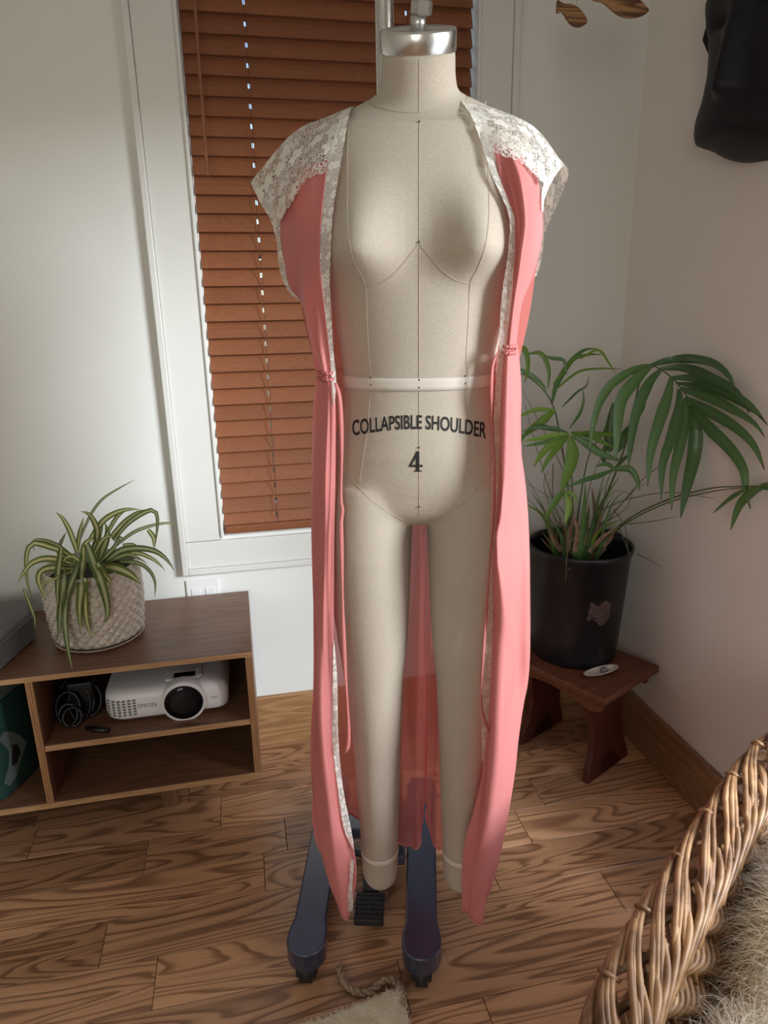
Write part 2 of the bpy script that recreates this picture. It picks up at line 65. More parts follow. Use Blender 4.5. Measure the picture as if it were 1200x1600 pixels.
 'spider': [[[[-0.426,1.74,0.7736],[-0.4326,1.75,0.7963],[-0.4407,1.76,0.8237],[-0.4492,1.77,0.8416],[-0.4582,1.78,0.8545],[-0.4684,1.79,0.8621],[-0.477,1.8,0.8652]],11],[[[-0.4304,1.76,0.7709],[-0.4312,1.7775,0.7819],[-0.4298,1.795,0.7994],[-0.4245,1.8125,0.8223],[-0.4201,1.83,0.8405]],10],[[[-0.3788,1.73,0.7965],[-0.3726,1.725,0.815],[-0.3681,1.72,0.8381],[-0.3715,1.715,0.8602],[-0.3783,1.71,0.8785],[-0.3876,1.705,0.8867],[-0.3952,1.7,0.8903]],13],[[[-0.4185,1.76,0.8059],[-0.4084,1.7667,0.8275],[-0.3931,1.7733,0.8552],[-0.3767,1.78,0.8781],[-0.3539,1.7867,0.8997],[-0.3129,1.7933,0.9218],[-0.2769,1.8,0.9381]],6],[[[-0.3917,1.73,0.8056],[-0.3775,1.7337,0.8252],[-0.3594,1.7375,0.8475],[-0.3447,1.7412,0.8591],[-0.33,1.745,0.8663],[-0.3142,1.7487,0.8713],[-0.2981,1.7525,0.8734],[-0.2806,1.7563,0.8717],[-0.2672,1.76,0.8688]],12],[[[-0.3534,1.76,0.8122],[-0.3461,1.7717,0.8244],[-0.3356,1.7833,0.8395],[-0.3257,1.795,0.8492],[-0.3151,1.8067,0.8552],[-0.3024,1.8183,0.8554],[-0.2925,1.83,0.8529]],9],[[[-0.3399,1.72,0.8122],[-0.3248,1.7233,0.8277],[-0.3049,1.7267,0.8463],[-0.2865,1.73,0.8595],[-0.2676,1.7333,0.8686],[-0.2458,1.7367,0.8706],[-0.2287,1.74,0.8695]],11],[[[-0.3339,1.72,0.8038],[-0.3164,1.719,0.8242],[-0.2929,1.718,0.8479],[-0.2668,1.717,0.8648],[-0.2434,1.716,0.8756],[-0.2307,1.715,0.8771],[-0.2241,1.714,0.8708],[-0.2221,1.713,0.8568],[-0.2241,1.712,0.8362],[-0.2307,1.711,0.8053],[-0.2373,1.71,0.7786]],10],[[[-0.334,1.75,0.7817],[-0.3151,1.7563,0.7948],[-0.2889,1.7625,0.8098],[-0.261,1.7687,0.8177],[-0.2337,1.775,0.8215],[-0.2106,1.7812,0.8211],[-0.1942,1.7875,0.8164],[-0.1913,1.7937,0.8051],[-0.1937,1.8,0.7938]],7],[[[-0.2523,1.74,0.8199],[-0.2457,1.7375,0.8109],[-0.2395,1.735,0.7984],[-0.24,1.7325,0.7838],[-0.2419,1.73,0.7721]],10],[[[-0.3581,1.7,0.7538],[-0.3408,1.697,0.7686],[-0.3183,1.694,0.7838],[-0.2966,1.691,0.7892],[-0.2746,1.688,0.7897],[-0.2525,1.685,0.7867],[-0.2325,1.682,0.78],[-0.2175,1.679,0.7691],[-0.206,1.676,0.756],[-0.1974,1.673,0.7408],[-0.1921,1.67,0.7289]],13],[[[-0.3271,1.728,0.7525],[-0.3123,1.7363,0.7565],[-0.2908,1.735,0.7628],[-0.272,1.7325,0.7578],[-0.2554,1.73,0.7491],[-0.2438,1.7275,0.7412],[-0.2347,1.725,0.7326],[-0.226,1.7225,0.7214],[-0.2198,1.72,0.7125]],9],[[[-0.3239,1.706,0.7523],[-0.3016,1.6978,0.7524],[-0.2771,1.6965,0.7471],[-0.2619,1.697,0.7352],[-0.2503,1.69,0.723],[-0.2437,1.6825,0.7098],[-0.241,1.675,0.6958],[-0.2422,1.6675,0.6798],[-0.2443,1.66,0.668]],8],[[[-0.3549,1.68,0.7531],[-0.3371,1.6665,0.7534],[-0.3159,1.6513,0.7523],[-0.3002,1.6393,0.7483],[-0.2861,1.6267,0.7433],[-0.2725,1.6133,0.7347],[-0.2622,1.6,0.7284]],19],[[[-0.3881,1.68,0.8144],[-0.3802,1.6705,0.7915],[-0.3711,1.6566,0.7618],[-0.3551,1.6135,0.7514],[-0.3514,1.6152,0.7235],[-0.3488,1.6164,0.6946],[-0.3484,1.6168,0.6685],[-0.3506,1.6126,0.6517],[-0.3528,1.604,0.6435],[-0.355,1.5945,0.6424],[-0.3562,1.585,0.645]],19],[[[-0.3994,1.68,0.7808],[-0.4029,1.6487,0.7529],[-0.396,1.6053,0.7364],[-0.4027,1.6059,0.7078],[-0.4083,1.6059,0.6798],[-0.4123,1.6062,0.6433],[-0.4128,1.6,0.6173]],18],[[[-0.3865,1.61,0.7525],[-0.3891,1.606,0.729],[-0.3931,1.606,0.6977],[-0.3956,1.606,0.6723],[-0.3965,1.606,0.6477],[-0.3941,1.6056,0.6197],[-0.3898,1.6,0.6006]],13],[[[-0.4494,1.69,0.7547],[-0.4355,1.6181,0.7521],[-0.441,1.6122,0.7193],[-0.4496,1.6164,0.6888],[-0.4579,1.6198,0.6599],[-0.4629,1.6221,0.6318],[-0.4662,1.6183,0.6106],[-0.4708,1.6069,0.602],[-0.4741,1.595,0.5998]],17],[[[-0.4067,1.68,0.7776],[-0.4137,1.6633,0.7616],[-0.4145,1.618,0.7522],[-0.425,1.609,0.7301],[-0.4371,1.612,0.6999],[-0.4447,1.612,0.6608],[-0.4451,1.602,0.628],[-0.4431,1.589,0.6033],[-0.4395,1.576,0.5817],[-0.4347,1.563,0.5578],[-0.4298,1.55,0.5414]],15],[[[-0.4517,1.7,0.8018],[-0.4532,1.6833,0.7825],[-0.4559,1.6592,0.7565],[-0.4483,1.616,0.7453],[-0.4537,1.6173,0.7186],[-0.4556,1.6142,0.7002],[-0.4515,1.6,0.6953]],14],[[[-0.4253,1.71,0.7606],[-0.4332,1.7093,0.7724],[-0.4455,1.7086,0.7865],[-0.462,1.7079,0.7969],[-0.4799,1.7071,0.8057],[-0.4969,1.7064,0.8141],[-0.5114,1.7057,0.8187],[-0.5201,1.705,0.816],[-0.5262,1.7043,0.8071],[-0.5321,1.7036,0.7914],[-0.5366,1.7029,0.7701],[-0.5392,1.7021,0.7416],[-0.5401,1.7014,0.7123],[-0.5384,1.7007,0.6869],[-0.5362,1.7,0.6687]],11],[[[-0.4351,1.74,0.7585],[-0.4497,1.745,0.773],[-0.4679,1.75,0.7899],[-0.4837,1.755,0.7995],[-0.4994,1.76,0.8051],[-0.517,1.765,0.8078],[-0.5315,1.77,0.8047],[-0.536,1.775,0.7895],[-0.537,1.78,0.7738]],8],[[[-0.4369,1.7,0.7615],[-0.4448,1.695,0.7677],[-0.4568,1.69,0.7749],[-0.471,1.685,0.7814],[-0.4866,1.68,0.7852],[-0.5027,1.675,0.784],[-0.5187,1.67,0.7767],[-0.5358,1.665,0.7565],[-0.5485,1.66,0.7377]],13],[[[-0.4238,1.68,0.7521],[-0.4443,1.6874,0.7525],[-0.4649,1.6849,0.7581],[-0.4817,1.6775,0.7607],[-0.4948,1.6699,0.7591],[-0.4999,1.6604,0.7525],[-0.5009,1.6535,0.7387],[-0.4948,1.6475,0.7144],[-0.4874,1.64,0.6933]],13],[[[-0.4769,1.76,0.7672],[-0.4761,1.77,0.7757],[-0.473,1.78,0.7881],[-0.4658,1.79,0.8019],[-0.4596,1.8,0.8125]],8],[[[-0.5444,1.68,0.7137],[-0.5403,1.6767,0.6951],[-0.5356,1.6733,0.6724],[-0.5314,1.67,0.6568],[-0.5283,1.6667,0.6428],[-0.5282,1.6633,0.6264],[-0.5287,1.66,0.6141]],7],[[[-0.3643,1.65,0.773],[-0.3564,1.64,0.7643],[-0.3467,1.6285,0.752],[-0.3364,1.6185,0.7388],[-0.3278,1.61,0.7293]],14],[[[-0.3179,1.74,0.7837],[-0.3048,1.745,0.7823],[-0.291,1.75,0.7778],[-0.2878,1.7545,0.7636],[-0.2869,1.752,0.7523]],7],[[[-0.3958,1.714,0.7523],[-0.3892,1.7263,0.7694],[-0.38,1.7333,0.7916],[-0.3761,1.74,0.8018],[-0.3729,1.7467,0.8103],[-0.3663,1.7533,0.8249],[-0.361,1.76,0.8368]],14],[[[-0.381,1.71,0.7523],[-0.3762,1.7423,0.7603],[-0.3632,1.7533,0.7832],[-0.3568,1.76,0.8],[-0.3542,1.7667,0.8141],[-0.3569,1.7733,0.8265],[-0.3611,1.78,0.8346]],16],[[[-0.3719,1.7,0.7552],[-0.3531,1.6983,0.7717],[-0.3317,1.6967,0.7919],[-0.3186,1.695,0.8106],[-0.3101,1.6933,0.8222],[-0.307,1.6917,0.8148],[-0.3066,1.69,0.8036]],9],[[[-0.4063,1.7,0.7585],[-0.4037,1.6967,0.7778],[-0.3995,1.6933,0.7993],[-0.3931,1.69,0.8117],[-0.3852,1.6867,0.8195],[-0.375,1.6833,0.8228],[-0.3664,1.68,0.8239]],12],[[[-0.3926,1.7,0.7572],[-0.3764,1.7,0.7843],[-0.3575,1.7,0.8126],[-0.3449,1.7,0.8212],[-0.3355,1.7,0.8223],[-0.3291,1.7,0.8205],[-0.3256,1.7,0.8175]],10],[[[-0.4229,1.71,0.7524],[-0.4394,1.729,0.7527],[-0.4622,1.7599,0.7523],[-0.4719,1.7746,0.7683],[-0.4824,1.78,0.7849],[-0.5072,1.785,0.7897],[-0.53,1.79,0.7898]],7],[[[-0.3879,1.69,0.7526],[-0.3882,1.7126,0.7521],[-0.3812,1.7199,0.7646],[-0.3746,1.72,0.7801],[-0.3702,1.72,0.7952],[-0.3717,1.72,0.8072],[-0.3746,1.72,0.8152]],15],[[[-0.4025,1.68,0.7578],[-0.4092,1.6767,0.7713],[-0.4179,1.6733,0.7849],[-0.4258,1.67,0.789],[-0.4329,1.6667,0.7888],[-0.4388,1.6633,0.7848],[-0.4426,1.66,0.7807]],10],[[[-0.3608,1.694,0.7524],[-0.3451,1.698,0.7588],[-0.3242,1.6967,0.7676],[-0.3078,1.695,0.7723],[-0.2915,1.6933,0.7717],[-0.2713,1.6917,0.7588],[-0.255,1.69,0.7456]],8],[[[-0.4121,1.66,0.7585],[-0.4265,1.6546,0.7551],[-0.4432,1.6436,0.7524],[-0.4547,1.627,0.7525],[-0.4696,1.626,0.7471],[-0.4879,1.6331,0.7387],[-0.4982,1.63,0.737]],6]],
 'fronds': [{"stem":[[0.9567,1.75,0.6467],[1.0098,1.7289,0.8058],[1.0492,1.7078,0.9659],[1.0643,1.6867,1.1501],[1.0739,1.6656,1.1888],[1.0872,1.6444,1.1845],[1.1154,1.6233,1.162],[1.12,1.5804,1.1336],[1.12,1.5387,1.1057],[1.12,1.5165,1.0822]],"r":2.6,"leaves":[[[[1.0507,1.63,1.1945],[0.9957,1.6225,1.1817],[0.9272,1.615,1.1393],[0.8947,1.6075,1.0724],[0.8808,1.6,0.9802]],22],[[[1.049,1.62,1.1915],[1.0101,1.6025,1.1715],[0.9538,1.585,1.1187],[0.9369,1.5675,1.0532],[0.9288,1.55,0.9639]],30],[[[1.0735,1.61,1.1838],[1.028,1.5875,1.1533],[0.9866,1.565,1.0894],[0.9631,1.5425,1.0176],[0.9476,1.52,0.9497]],26],[[[1.0925,1.59,1.1658],[1.0702,1.5675,1.1157],[1.037,1.545,1.0516],[1.0082,1.5225,0.9879],[0.9942,1.5,0.9044]],28],[[[1.1108,1.58,1.1356],[1.0987,1.555,1.0931],[1.0687,1.53,1.0216],[1.0337,1.505,0.959],[1.0227,1.48,0.8722]],26],[[[1.12,1.5621,1.1142],[1.1126,1.545,1.0632],[1.0868,1.52,0.9915],[1.0601,1.495,0.9284],[1.0486,1.47,0.8453]],26],[[[1.12,1.538,1.102],[1.12,1.5099,1.0453],[1.1172,1.5,0.9781],[1.0843,1.47,0.9016],[1.0546,1.44,0.8355]],33],[[[1.12,1.5315,1.0991],[1.12,1.4595,1.0535],[1.12,1.3775,1.0171],[1.12,1.3249,0.9783],[1.12,1.3093,0.9325],[1.12,1.2868,0.8958]],28],[[[1.1166,1.56,1.1162],[1.12,1.4667,1.0929],[1.12,1.3668,1.0686],[1.12,1.3029,1.0384],[1.12,1.2618,0.9925]],26],[[[1.115,1.58,1.1369],[1.12,1.4841,1.1272],[1.12,1.3843,1.1078],[1.12,1.3123,1.0876],[1.12,1.2756,1.0636]],25],[[[1.0995,1.6,1.1631],[1.12,1.5374,1.1658],[1.12,1.4337,1.1509],[1.12,1.3389,1.1276],[1.12,1.2719,1.0906]],24],[[[1.0756,1.62,1.1853],[1.12,1.5776,1.1886],[1.12,1.4586,1.1696],[1.12,1.3821,1.1496],[1.12,1.3305,1.1085]],25],[[[1.0594,1.63,1.1943],[1.12,1.6062,1.2092],[1.12,1.4879,1.2098],[1.12,1.4196,1.1871],[1.12,1.3821,1.1496]],24],[[[1.0702,1.66,1.1901],[1.1176,1.6533,1.2023],[1.12,1.5575,1.2124],[1.12,1.4764,1.2071]],18],[[[1.0704,1.66,1.1878],[1.0451,1.66,1.1769],[0.9852,1.66,1.1635],[0.9314,1.66,1.0789]],16],[[[1.12,1.6083,1.1477],[1.12,1.4992,1.1475],[1.12,1.41,1.136],[1.12,1.3271,1.1157],[1.12,1.2875,1.1014]],16]]},{"stem":[[0.9973,1.72,0.6628],[1.0488,1.66,0.7643],[1.12,1.5943,0.8339],[1.12,1.4328,0.9069],[1.12,1.332,0.9375],[1.12,1.2507,0.9591]],"r":2.4,"leaves":[[[[1.12,1.2509,0.9598],[1.12,1.2921,0.9334],[1.12,1.3235,0.8927],[1.12,1.3401,0.8286]],20],[[[1.12,1.3035,0.9425],[1.12,1.3559,0.9021],[1.12,1.4088,0.8496]],10],[[[1.12,1.2682,0.9555],[1.12,1.2329,0.9589],[1.12,1.195,0.942]],18]]},{"stem":[[0.9998,1.74,0.6462],[1.0469,1.67,0.748],[1.12,1.5929,0.8258],[1.12,1.4104,0.9065],[1.12,1.2766,0.9506]],"r":2.0,"leaves":[]},{"stem":[[0.9322,1.76,0.6549],[0.9053,1.75,0.8438],[0.8684,1.74,0.9873],[0.8406,1.73,1.0736],[0.8023,1.72,1.1291],[0.7445,1.71,1.1718],[0.7107,1.7,1.1777]],"r":2.6,"leaves":[[[[0.7133,1.7,1.216],[0.708,1.69,1.2432],[0.7244,1.68,1.241],[0.7316,1.67,1.2023],[0.7195,1.66,1.1566]],13],[[[0.7459,1.7,1.2286],[0.7748,1.69,1.2284],[0.7933,1.68,1.188],[0.7897,1.67,1.139]],12],[[[0.7974,1.72,1.2197],[0.8202,1.7133,1.2132],[0.8473,1.7067,1.2074],[0.8559,1.7,1.1686]],10],[[[0.7101,1.7,1.1931],[0.7484,1.7,1.1764],[0.7834,1.7,1.1517],[0.8017,1.7,1.1274]],12],[[[0.8356,1.74,1.0889],[0.8509,1.75,1.136],[0.8879,1.76,1.1904],[0.935,1.77,1.2269],[0.9834,1.78,1.2306]],15],[[[0.837,1.74,1.1416],[0.8706,1.75,1.1757],[0.9046,1.76,1.2059],[0.9538,1.77,1.2159],[1.0002,1.78,1.2139]],11],[[[0.8382,1.74,1.1214],[0.9126,1.7533,1.1699],[0.9822,1.7667,1.1769],[1.0637,1.78,1.1722]],7],[[[0.9224,1.76,1.2054],[0.9782,1.7667,1.2275],[1.0218,1.7733,1.1849],[1.0465,1.78,1.157]],7],[[[0.847,1.7,1.0205],[0.7746,1.6867,1.0387],[0.7393,1.6733,1.0307],[0.7099,1.66,0.9947]],14],[[[0.8402,1.72,1.075],[0.7845,1.7133,1.0802],[0.7475,1.7067,1.0732],[0.718,1.7,1.0595]],12],[[[0.8358,1.72,1.0752],[0.7919,1.7067,1.0468],[0.7524,1.6933,1.0266],[0.7219,1.68,1.0104]],22]]},{"stem":[[0.9212,1.72,0.6605],[0.8955,1.7,0.8222],[0.8736,1.68,0.9315],[0.8537,1.66,1.0147]],"r":2.2,"leaves":[[[[0.8534,1.66,1.0187],[0.7998,1.6467,1.02],[0.7517,1.6333,1.017],[0.698,1.62,1.017]],13],[[[0.8517,1.66,1.0188],[0.8005,1.6467,1.008],[0.7524,1.6333,1.0036],[0.7036,1.62,1.001]],12],[[[0.8494,1.66,1.0149],[0.7977,1.64,1.0013],[0.7562,1.62,0.9758],[0.7277,1.6,0.9501]],20],[[[0.8495,1.66,1.0125],[0.8072,1.64,0.9848],[0.7738,1.62,0.9588],[0.7493,1.6,0.9329]],16],[[[0.8496,1.65,1.0142],[0.8486,1.6267,0.9688],[0.8231,1.6033,0.9191],[0.7971,1.58,0.8823]],32],[[[0.8578,1.66,1.0185],[0.9137,1.6667,1.016],[0.98,1.6733,1.0079],[1.04,1.68,1.0052]],14],[[[0.8624,1.66,1.0142],[0.8995,1.6533,0.9931],[0.9421,1.6467,0.9632],[1.0044,1.64,0.9384]],22],[[[0.8627,1.67,1.0206],[0.9159,1.67,1.0095],[0.9621,1.67,0.9864],[1.0041,1.67,0.9673]],14],[[[0.854,1.67,1.0202],[0.8083,1.6667,1.0361],[0.7556,1.6633,1.0394],[0.7167,1.66,1.0325]],10]]},{"stem":[[0.9633,1.8,0.6382],[0.9752,1.805,0.7878],[0.9971,1.81,0.9227],[1.0385,1.815,0.9821],[1.0638,1.82,1.0596]],"r":2.2,"leaves":[[[[1.0704,1.82,0.9253],[1.0677,1.8267,0.9785],[1.0738,1.8333,1.0308],[1.0772,1.84,1.0696]],30],[[[1.0421,1.8,0.8948],[1.0392,1.8,0.9311],[1.0478,1.8,0.9664]],16],[[[1.0951,1.82,0.9238],[1.1157,1.82,0.968],[1.12,1.7865,1.0178],[1.12,1.7739,1.0372]],24],[[[1.0417,1.82,0.9179],[1.1181,1.8267,0.9848],[1.12,1.7466,1.0582],[1.12,1.74,1.1097]],9],[[[0.9345,1.82,1.0045],[0.9683,1.8267,1.0457],[0.9801,1.8333,1.0878],[0.9748,1.84,1.1175]],8],[[[0.9071,1.82,1.0668],[0.9546,1.8267,1.1069],[0.9852,1.8333,1.1221],[0.996,1.84,1.1511]],6]]},{"stem":[[0.9594,1.72,0.6569],[0.9864,1.7,0.7798],[0.9861,1.68,0.8729],[0.9896,1.66,0.9115]],"r":1.8,"leaves":[[[[0.9896,1.66,0.9115],[1.0266,1.6467,0.9163],[1.0429,1.6333,0.8972],[1.0524,1.62,0.8559]],18],[[[0.9896,1.66,0.9115],[0.9382,1.6467,0.9012],[0.8874,1.6333,0.8953],[0.8251,1.62,0.8823]],14],[[[0.9942,1.66,0.9112],[0.9701,1.66,0.9296],[0.9347,1.66,0.9252]],12],[[[1.0016,1.68,0.9062],[1.0415,1.69,0.9357],[1.0732,1.7,0.9574]],9]]},{"stem":[[0.8713,1.66,0.6772],[0.8552,1.6467,0.7538],[0.8483,1.6333,0.827],[0.8256,1.62,0.874]],"r":1.8,"leaves":[[[[0.832,1.62,0.8694],[0.8379,1.61,0.8343],[0.8255,1.6,0.788]],18],[[[0.8256,1.62,0.874],[0.7989,1.6067,0.8548],[0.7729,1.5933,0.8276],[0.7593,1.58,0.808]],18],[[[0.83,1.62,0.8737],[0.847,1.61,0.8668],[0.8581,1.6,0.8438]],10]]}],
 'thin': [[[0.8414,1.7,0.7381],[0.7959,1.69,0.8238],[0.7483,1.68,0.8979]],[[0.8616,1.72,0.7118],[0.7877,1.71,0.8102],[0.7507,1.7,0.8418]],[[0.88,1.74,0.7221],[0.831,1.75,0.8491],[0.8468,1.76,0.8984]],[[0.9656,1.72,0.7027],[1.0498,1.7133,0.789],[1.1158,1.7067,0.853],[1.12,1.6748,0.8474]],[[1.0037,1.74,0.7208],[1.0927,1.75,0.7661],[1.12,1.7561,0.8269]],[[1.0,1.74,0.7671],[1.0549,1.6933,0.812],[1.12,1.5977,0.8542],[1.12,1.407,0.8884]],[[0.9782,1.74,0.6764],[1.0178,1.74,0.784],[1.0476,1.74,0.8271],[1.1017,1.74,0.8141]],[[1.0227,1.66,0.7442],[1.0309,1.6,0.6704]],[[0.9994,1.66,0.7991],[1.0289,1.64,0.7499],[1.0331,1.62,0.6763]],[[0.8813,1.62,0.7601],[0.84,1.6025,0.7179],[0.8299,1.585,0.6298]],[[1.0874,1.66,0.657],[1.1077,1.63,0.6476],[1.12,1.5896,0.6406]],[[1.0754,1.7,0.7364],[1.12,1.6384,0.7605],[1.12,1.5483,0.8005]],[[0.9919,1.8,0.655],[1.0028,1.8067,0.8225],[1.0551,1.8133,0.9456],[1.1082,1.82,1.0487]],[[0.8596,1.76,0.9151],[0.8608,1.75,0.8113],[0.8811,1.74,0.7036]],[[0.9396,1.74,0.6799],[0.8655,1.72,0.8014],[0.7578,1.7,0.8797]],[[0.9496,1.8,0.6971],[0.9193,1.8,0.8666],[0.7576,1.8,1.151]],[[0.9415,1.82,0.6721],[0.8556,1.83,0.9002],[0.8001,1.84,1.0777]],[[1.0305,1.8,0.6709],[1.12,1.7286,0.8518],[1.12,1.6253,0.9359],[1.12,1.6243,1.0104],[1.12,1.4928,1.0481],[1.12,1.3972,1.0672]]],
 'sheath': [[[0.8812,1.68,0.6782],[0.8823,1.68,0.732],[0.8925,1.68,0.7843]],[[0.919,1.68,0.6656],[0.938,1.69,0.733],[0.9469,1.7,0.8095]],[[0.9483,1.7,0.665],[0.9864,1.71,0.7316],[0.9958,1.72,0.8003]],[[0.9469,1.68,0.6676],[0.9841,1.67,0.7175],[1.0227,1.66,0.7442]],[[0.8896,1.66,0.6755],[0.8957,1.66,0.7461],[0.8722,1.66,0.8004]],[[0.8729,1.7,0.672],[0.838,1.69,0.7148],[0.8174,1.68,0.7553]],[[0.9893,1.74,0.6566],[0.9975,1.75,0.746],[0.9865,1.76,0.8354]],[[0.9864,1.7,0.6615],[1.0157,1.69,0.699],[1.0216,1.68,0.729]]],
 'fish': [[[0.7411,1.62,1.9834],[0.7551,1.62,1.9769],[0.7764,1.62,1.9764],[0.7941,1.62,1.969],[0.808,1.62,1.9561],[0.814,1.62,1.9455],[0.8071,1.62,1.9389],[0.7922,1.62,1.9347],[0.7746,1.62,1.9399],[0.7617,1.62,1.9528],[0.7526,1.62,1.9612],[0.7412,1.62,1.9592]],[[0.8061,1.58,1.9711],[0.8197,1.58,1.9703],[0.8328,1.58,1.9664],[0.8553,1.58,1.9533],[0.8732,1.58,1.9459],[0.895,1.58,1.9438],[0.9207,1.58,1.9486],[0.9376,1.58,1.959],[0.9274,1.58,1.9692],[0.9134,1.58,1.9785],[0.8909,1.58,1.9872],[0.865,1.58,1.9889],[0.8399,1.58,1.9834],[0.8253,1.58,1.9805],[0.8033,1.58,1.9917]]],
 'mask': [[1.1,1.5447,1.9969],[1.1,1.5519,1.9794],[1.1,1.5604,1.9713],[1.1,1.5701,1.9655],[1.1,1.5771,1.9472],[1.1,1.5782,1.9267],[1.1,1.5663,1.9053],[1.1,1.5543,1.8664],[1.1,1.5512,1.8229],[1.1,1.5618,1.7787],[1.1,1.5822,1.7427],[1.1,1.584,1.7167],[1.1,1.5716,1.6913],[1.1,1.5508,1.6766]],
 'mask_pts': {"nose":[[1.05,1.4038,1.7507],[1.05,1.4759,1.7433]],"eye":[[1.07,1.4276,1.9111]],"lip":[[1.07,1.3314,1.701],[1.07,1.4692,1.6594]],"bot":[[1.09,1.5353,1.6726],[1.09,1.4538,1.6569],[1.09,1.3964,1.6475],[1.09,1.3459,1.6543]]},
 'basket': [0.7075,0.592,0.6109,0.46,0.17]}

# ------------------------------------------------------------------ node materials
def newmat(name):
    m = bpy.data.materials.new(name); m.use_nodes = True
    nt = m.node_tree; b = nt.nodes['Principled BSDF']
    return m, nt.nodes, nt.links, b
def setin(b, **k):
    for n, v in k.items():
        n = n.replace('_', ' ')
        if n in b.inputs: b.inputs[n].default_value = v
def rgb(c): return (c[0], c[1], c[2], 1)
def ramp(N, stops):
    r = N.new('ShaderNodeValToRGB'); e = r.color_ramp.elements
    while len(e) < len(stops): e.new(.5)
    for x, (p, c) in zip(e, stops): x.position = p; x.color = rgb(c) if len(c) == 3 else c
    return r
def coords(N, L, kind='Object', scale=(1, 1, 1), rot=(0, 0, 0), jitter=False):
    if kind == 'World':
        g = N.new('ShaderNodeNewGeometry'); src = g.outputs['Position']
    else:
        t = N.new('ShaderNodeTexCoord'); src = t.outputs[kind]
    if jitter:
        oi = N.new('ShaderNodeObjectInfo'); mu = N.new('ShaderNodeVectorMath'); mu.operation = 'MULTIPLY_ADD'
        mu.inputs[1].default_value = (17.3, 9.1, 5.7); L.new(oi.outputs['Random'], mu.inputs[0]); L.new(src, mu.inputs[2]); src = mu.outputs[0]
    mp = N.new('ShaderNodeMapping'); L.new(src, mp.inputs[0]); mp.inputs['Scale'].default_value = scale; mp.inputs['Rotation'].default_value = rot
    return mp.outputs[0]
def noise(N, L, vec, scale, detail=4, rough=.5, dist=0):
    n = N.new('ShaderNodeTexNoise'); L.new(vec, n.inputs['Vector'])
    n.inputs['Scale'].default_value = scale; n.inputs['Detail'].default_value = detail; n.inputs['Roughness'].default_value = rough; n.inputs['Distortion'].default_value = dist
    return n
def bump(N, L, b, h, strength, dist=.002):
    bp = N.new('ShaderNodeBump'); bp.inputs['Strength'].default_value = strength; bp.inputs['Distance'].default_value = dist
    L.new(h, bp.inputs['Height']); L.new(bp.outputs[0], b.inputs['Normal'])
def plain(name, c, rough=.5, metal=0, var=.0, vscale=8, bmp=0, bscale=200, spec=.5, sheen=0, kind='Object'):
    m, N, L, b = newmat(name); setin(b, Base_Color=rgb(c), Roughness=rough, Metallic=metal, Specular_IOR_Level=spec, Sheen_Weight=sheen)
    v = coords(N, L, kind)
    if var:
        n = noise(N, L, v, vscale); r = ramp(N, [(.3, [x * (1 - var) for x in c]), (.7, [min(1, x * (1 + var)) for x in c])])
        L.new(n.outputs[0], r.inputs[0]); L.new(r.outputs[0], b.inputs['Base Color'])
    if bmp:
        n = noise(N, L, v, bscale, 3); bump(N, L, b, n.outputs[0], bmp)
    return m
def wood(name, base, dark, axis='X', grain=40, stretch=(1.0, 9.0, 9.0), rough=.4, jitter=True, kind='World', vary=.25, line=.5, nscale=1.3, coat=0, warp=.6, sharp=False):
    """contour-grain wood: bands of a stretched noise field, fine pores, per-piece tone"""
    m, N, L, b = newmat(name)
    sc = {'X': stretch, 'Y': (stretch[1], stretch[0], stretch[2]), 'Z': (stretch[1], stretch[2], stretch[0])}[axis]
    v = coords(N, L, kind, sc, jitter=jitter)
    n1 = noise(N, L, v, nscale, 2, .45, warp)
    mul = N.new('ShaderNodeMath'); mul.operation = 'MULTIPLY'; mul.inputs[1].default_value = grain; L.new(n1.outputs[0], mul.inputs[0])
    fr = N.new('ShaderNodeMath'); fr.operation = 'FRACT'; L.new(mul.outputs[0], fr.inputs[0])
    g = lambda x: (x, x, x)
    r = ramp(N, [(0, g(.05)), (.14, g(.12)), (.36, g(.78)), (.86, g(1)), (1, g(.25))] if sharp else [(0, g(0)), (.28, g(.25)), (.75, g(1)), (1, g(.35))]); L.new(fr.outputs[0], r.inputs[0])
    v2 = coords(N, L, kind, tuple(x * (4 if x == min(sc) else 14) for x in sc), jitter=jitter)
    n2 = noise(N, L, v2, 3.2, 4, .65)
    mx = N.new('ShaderNodeMix'); mx.data_type = 'FLOAT'; mx.inputs[0].default_value = 1 - line
    L.new(r.outputs[0], mx.inputs[2]); L.new(n2.outputs[0], mx.inputs[3])
    r2 = ramp(N, [(.15, dark), (.75, base)]); L.new(mx.outputs[0], r2.inputs[0])
    out = r2.outputs[0]
    if vary:
        oi = N.new('ShaderNodeObjectInfo')
        rr = ramp(N, [(0, (1 - vary, 1 - vary * 1.12, 1 - vary * 1.25)), (.5, (1, 1, 1)), (1, (1 + vary, 1 + vary * .95, 1 + vary * .85))])
        L.new(oi.outputs['Random'], rr.inputs[0])
        mm = N.new('ShaderNodeMix'); mm.data_type = 'RGBA'; mm.blend_type = 'MULTIPLY'; mm.inputs[0].default_value = 1
        L.new(out, mm.inputs[6]); L.new(rr.outputs[0], mm.inputs[7]); out = mm.outputs[2]
    L.new(out, b.inputs['Base Color'])
    setin(b, Roughness=rough, Coat_Weight=coat, Coat_Roughness=.25)
    bump(N, L, b, mx.outputs[0], .12, .001)
    return m

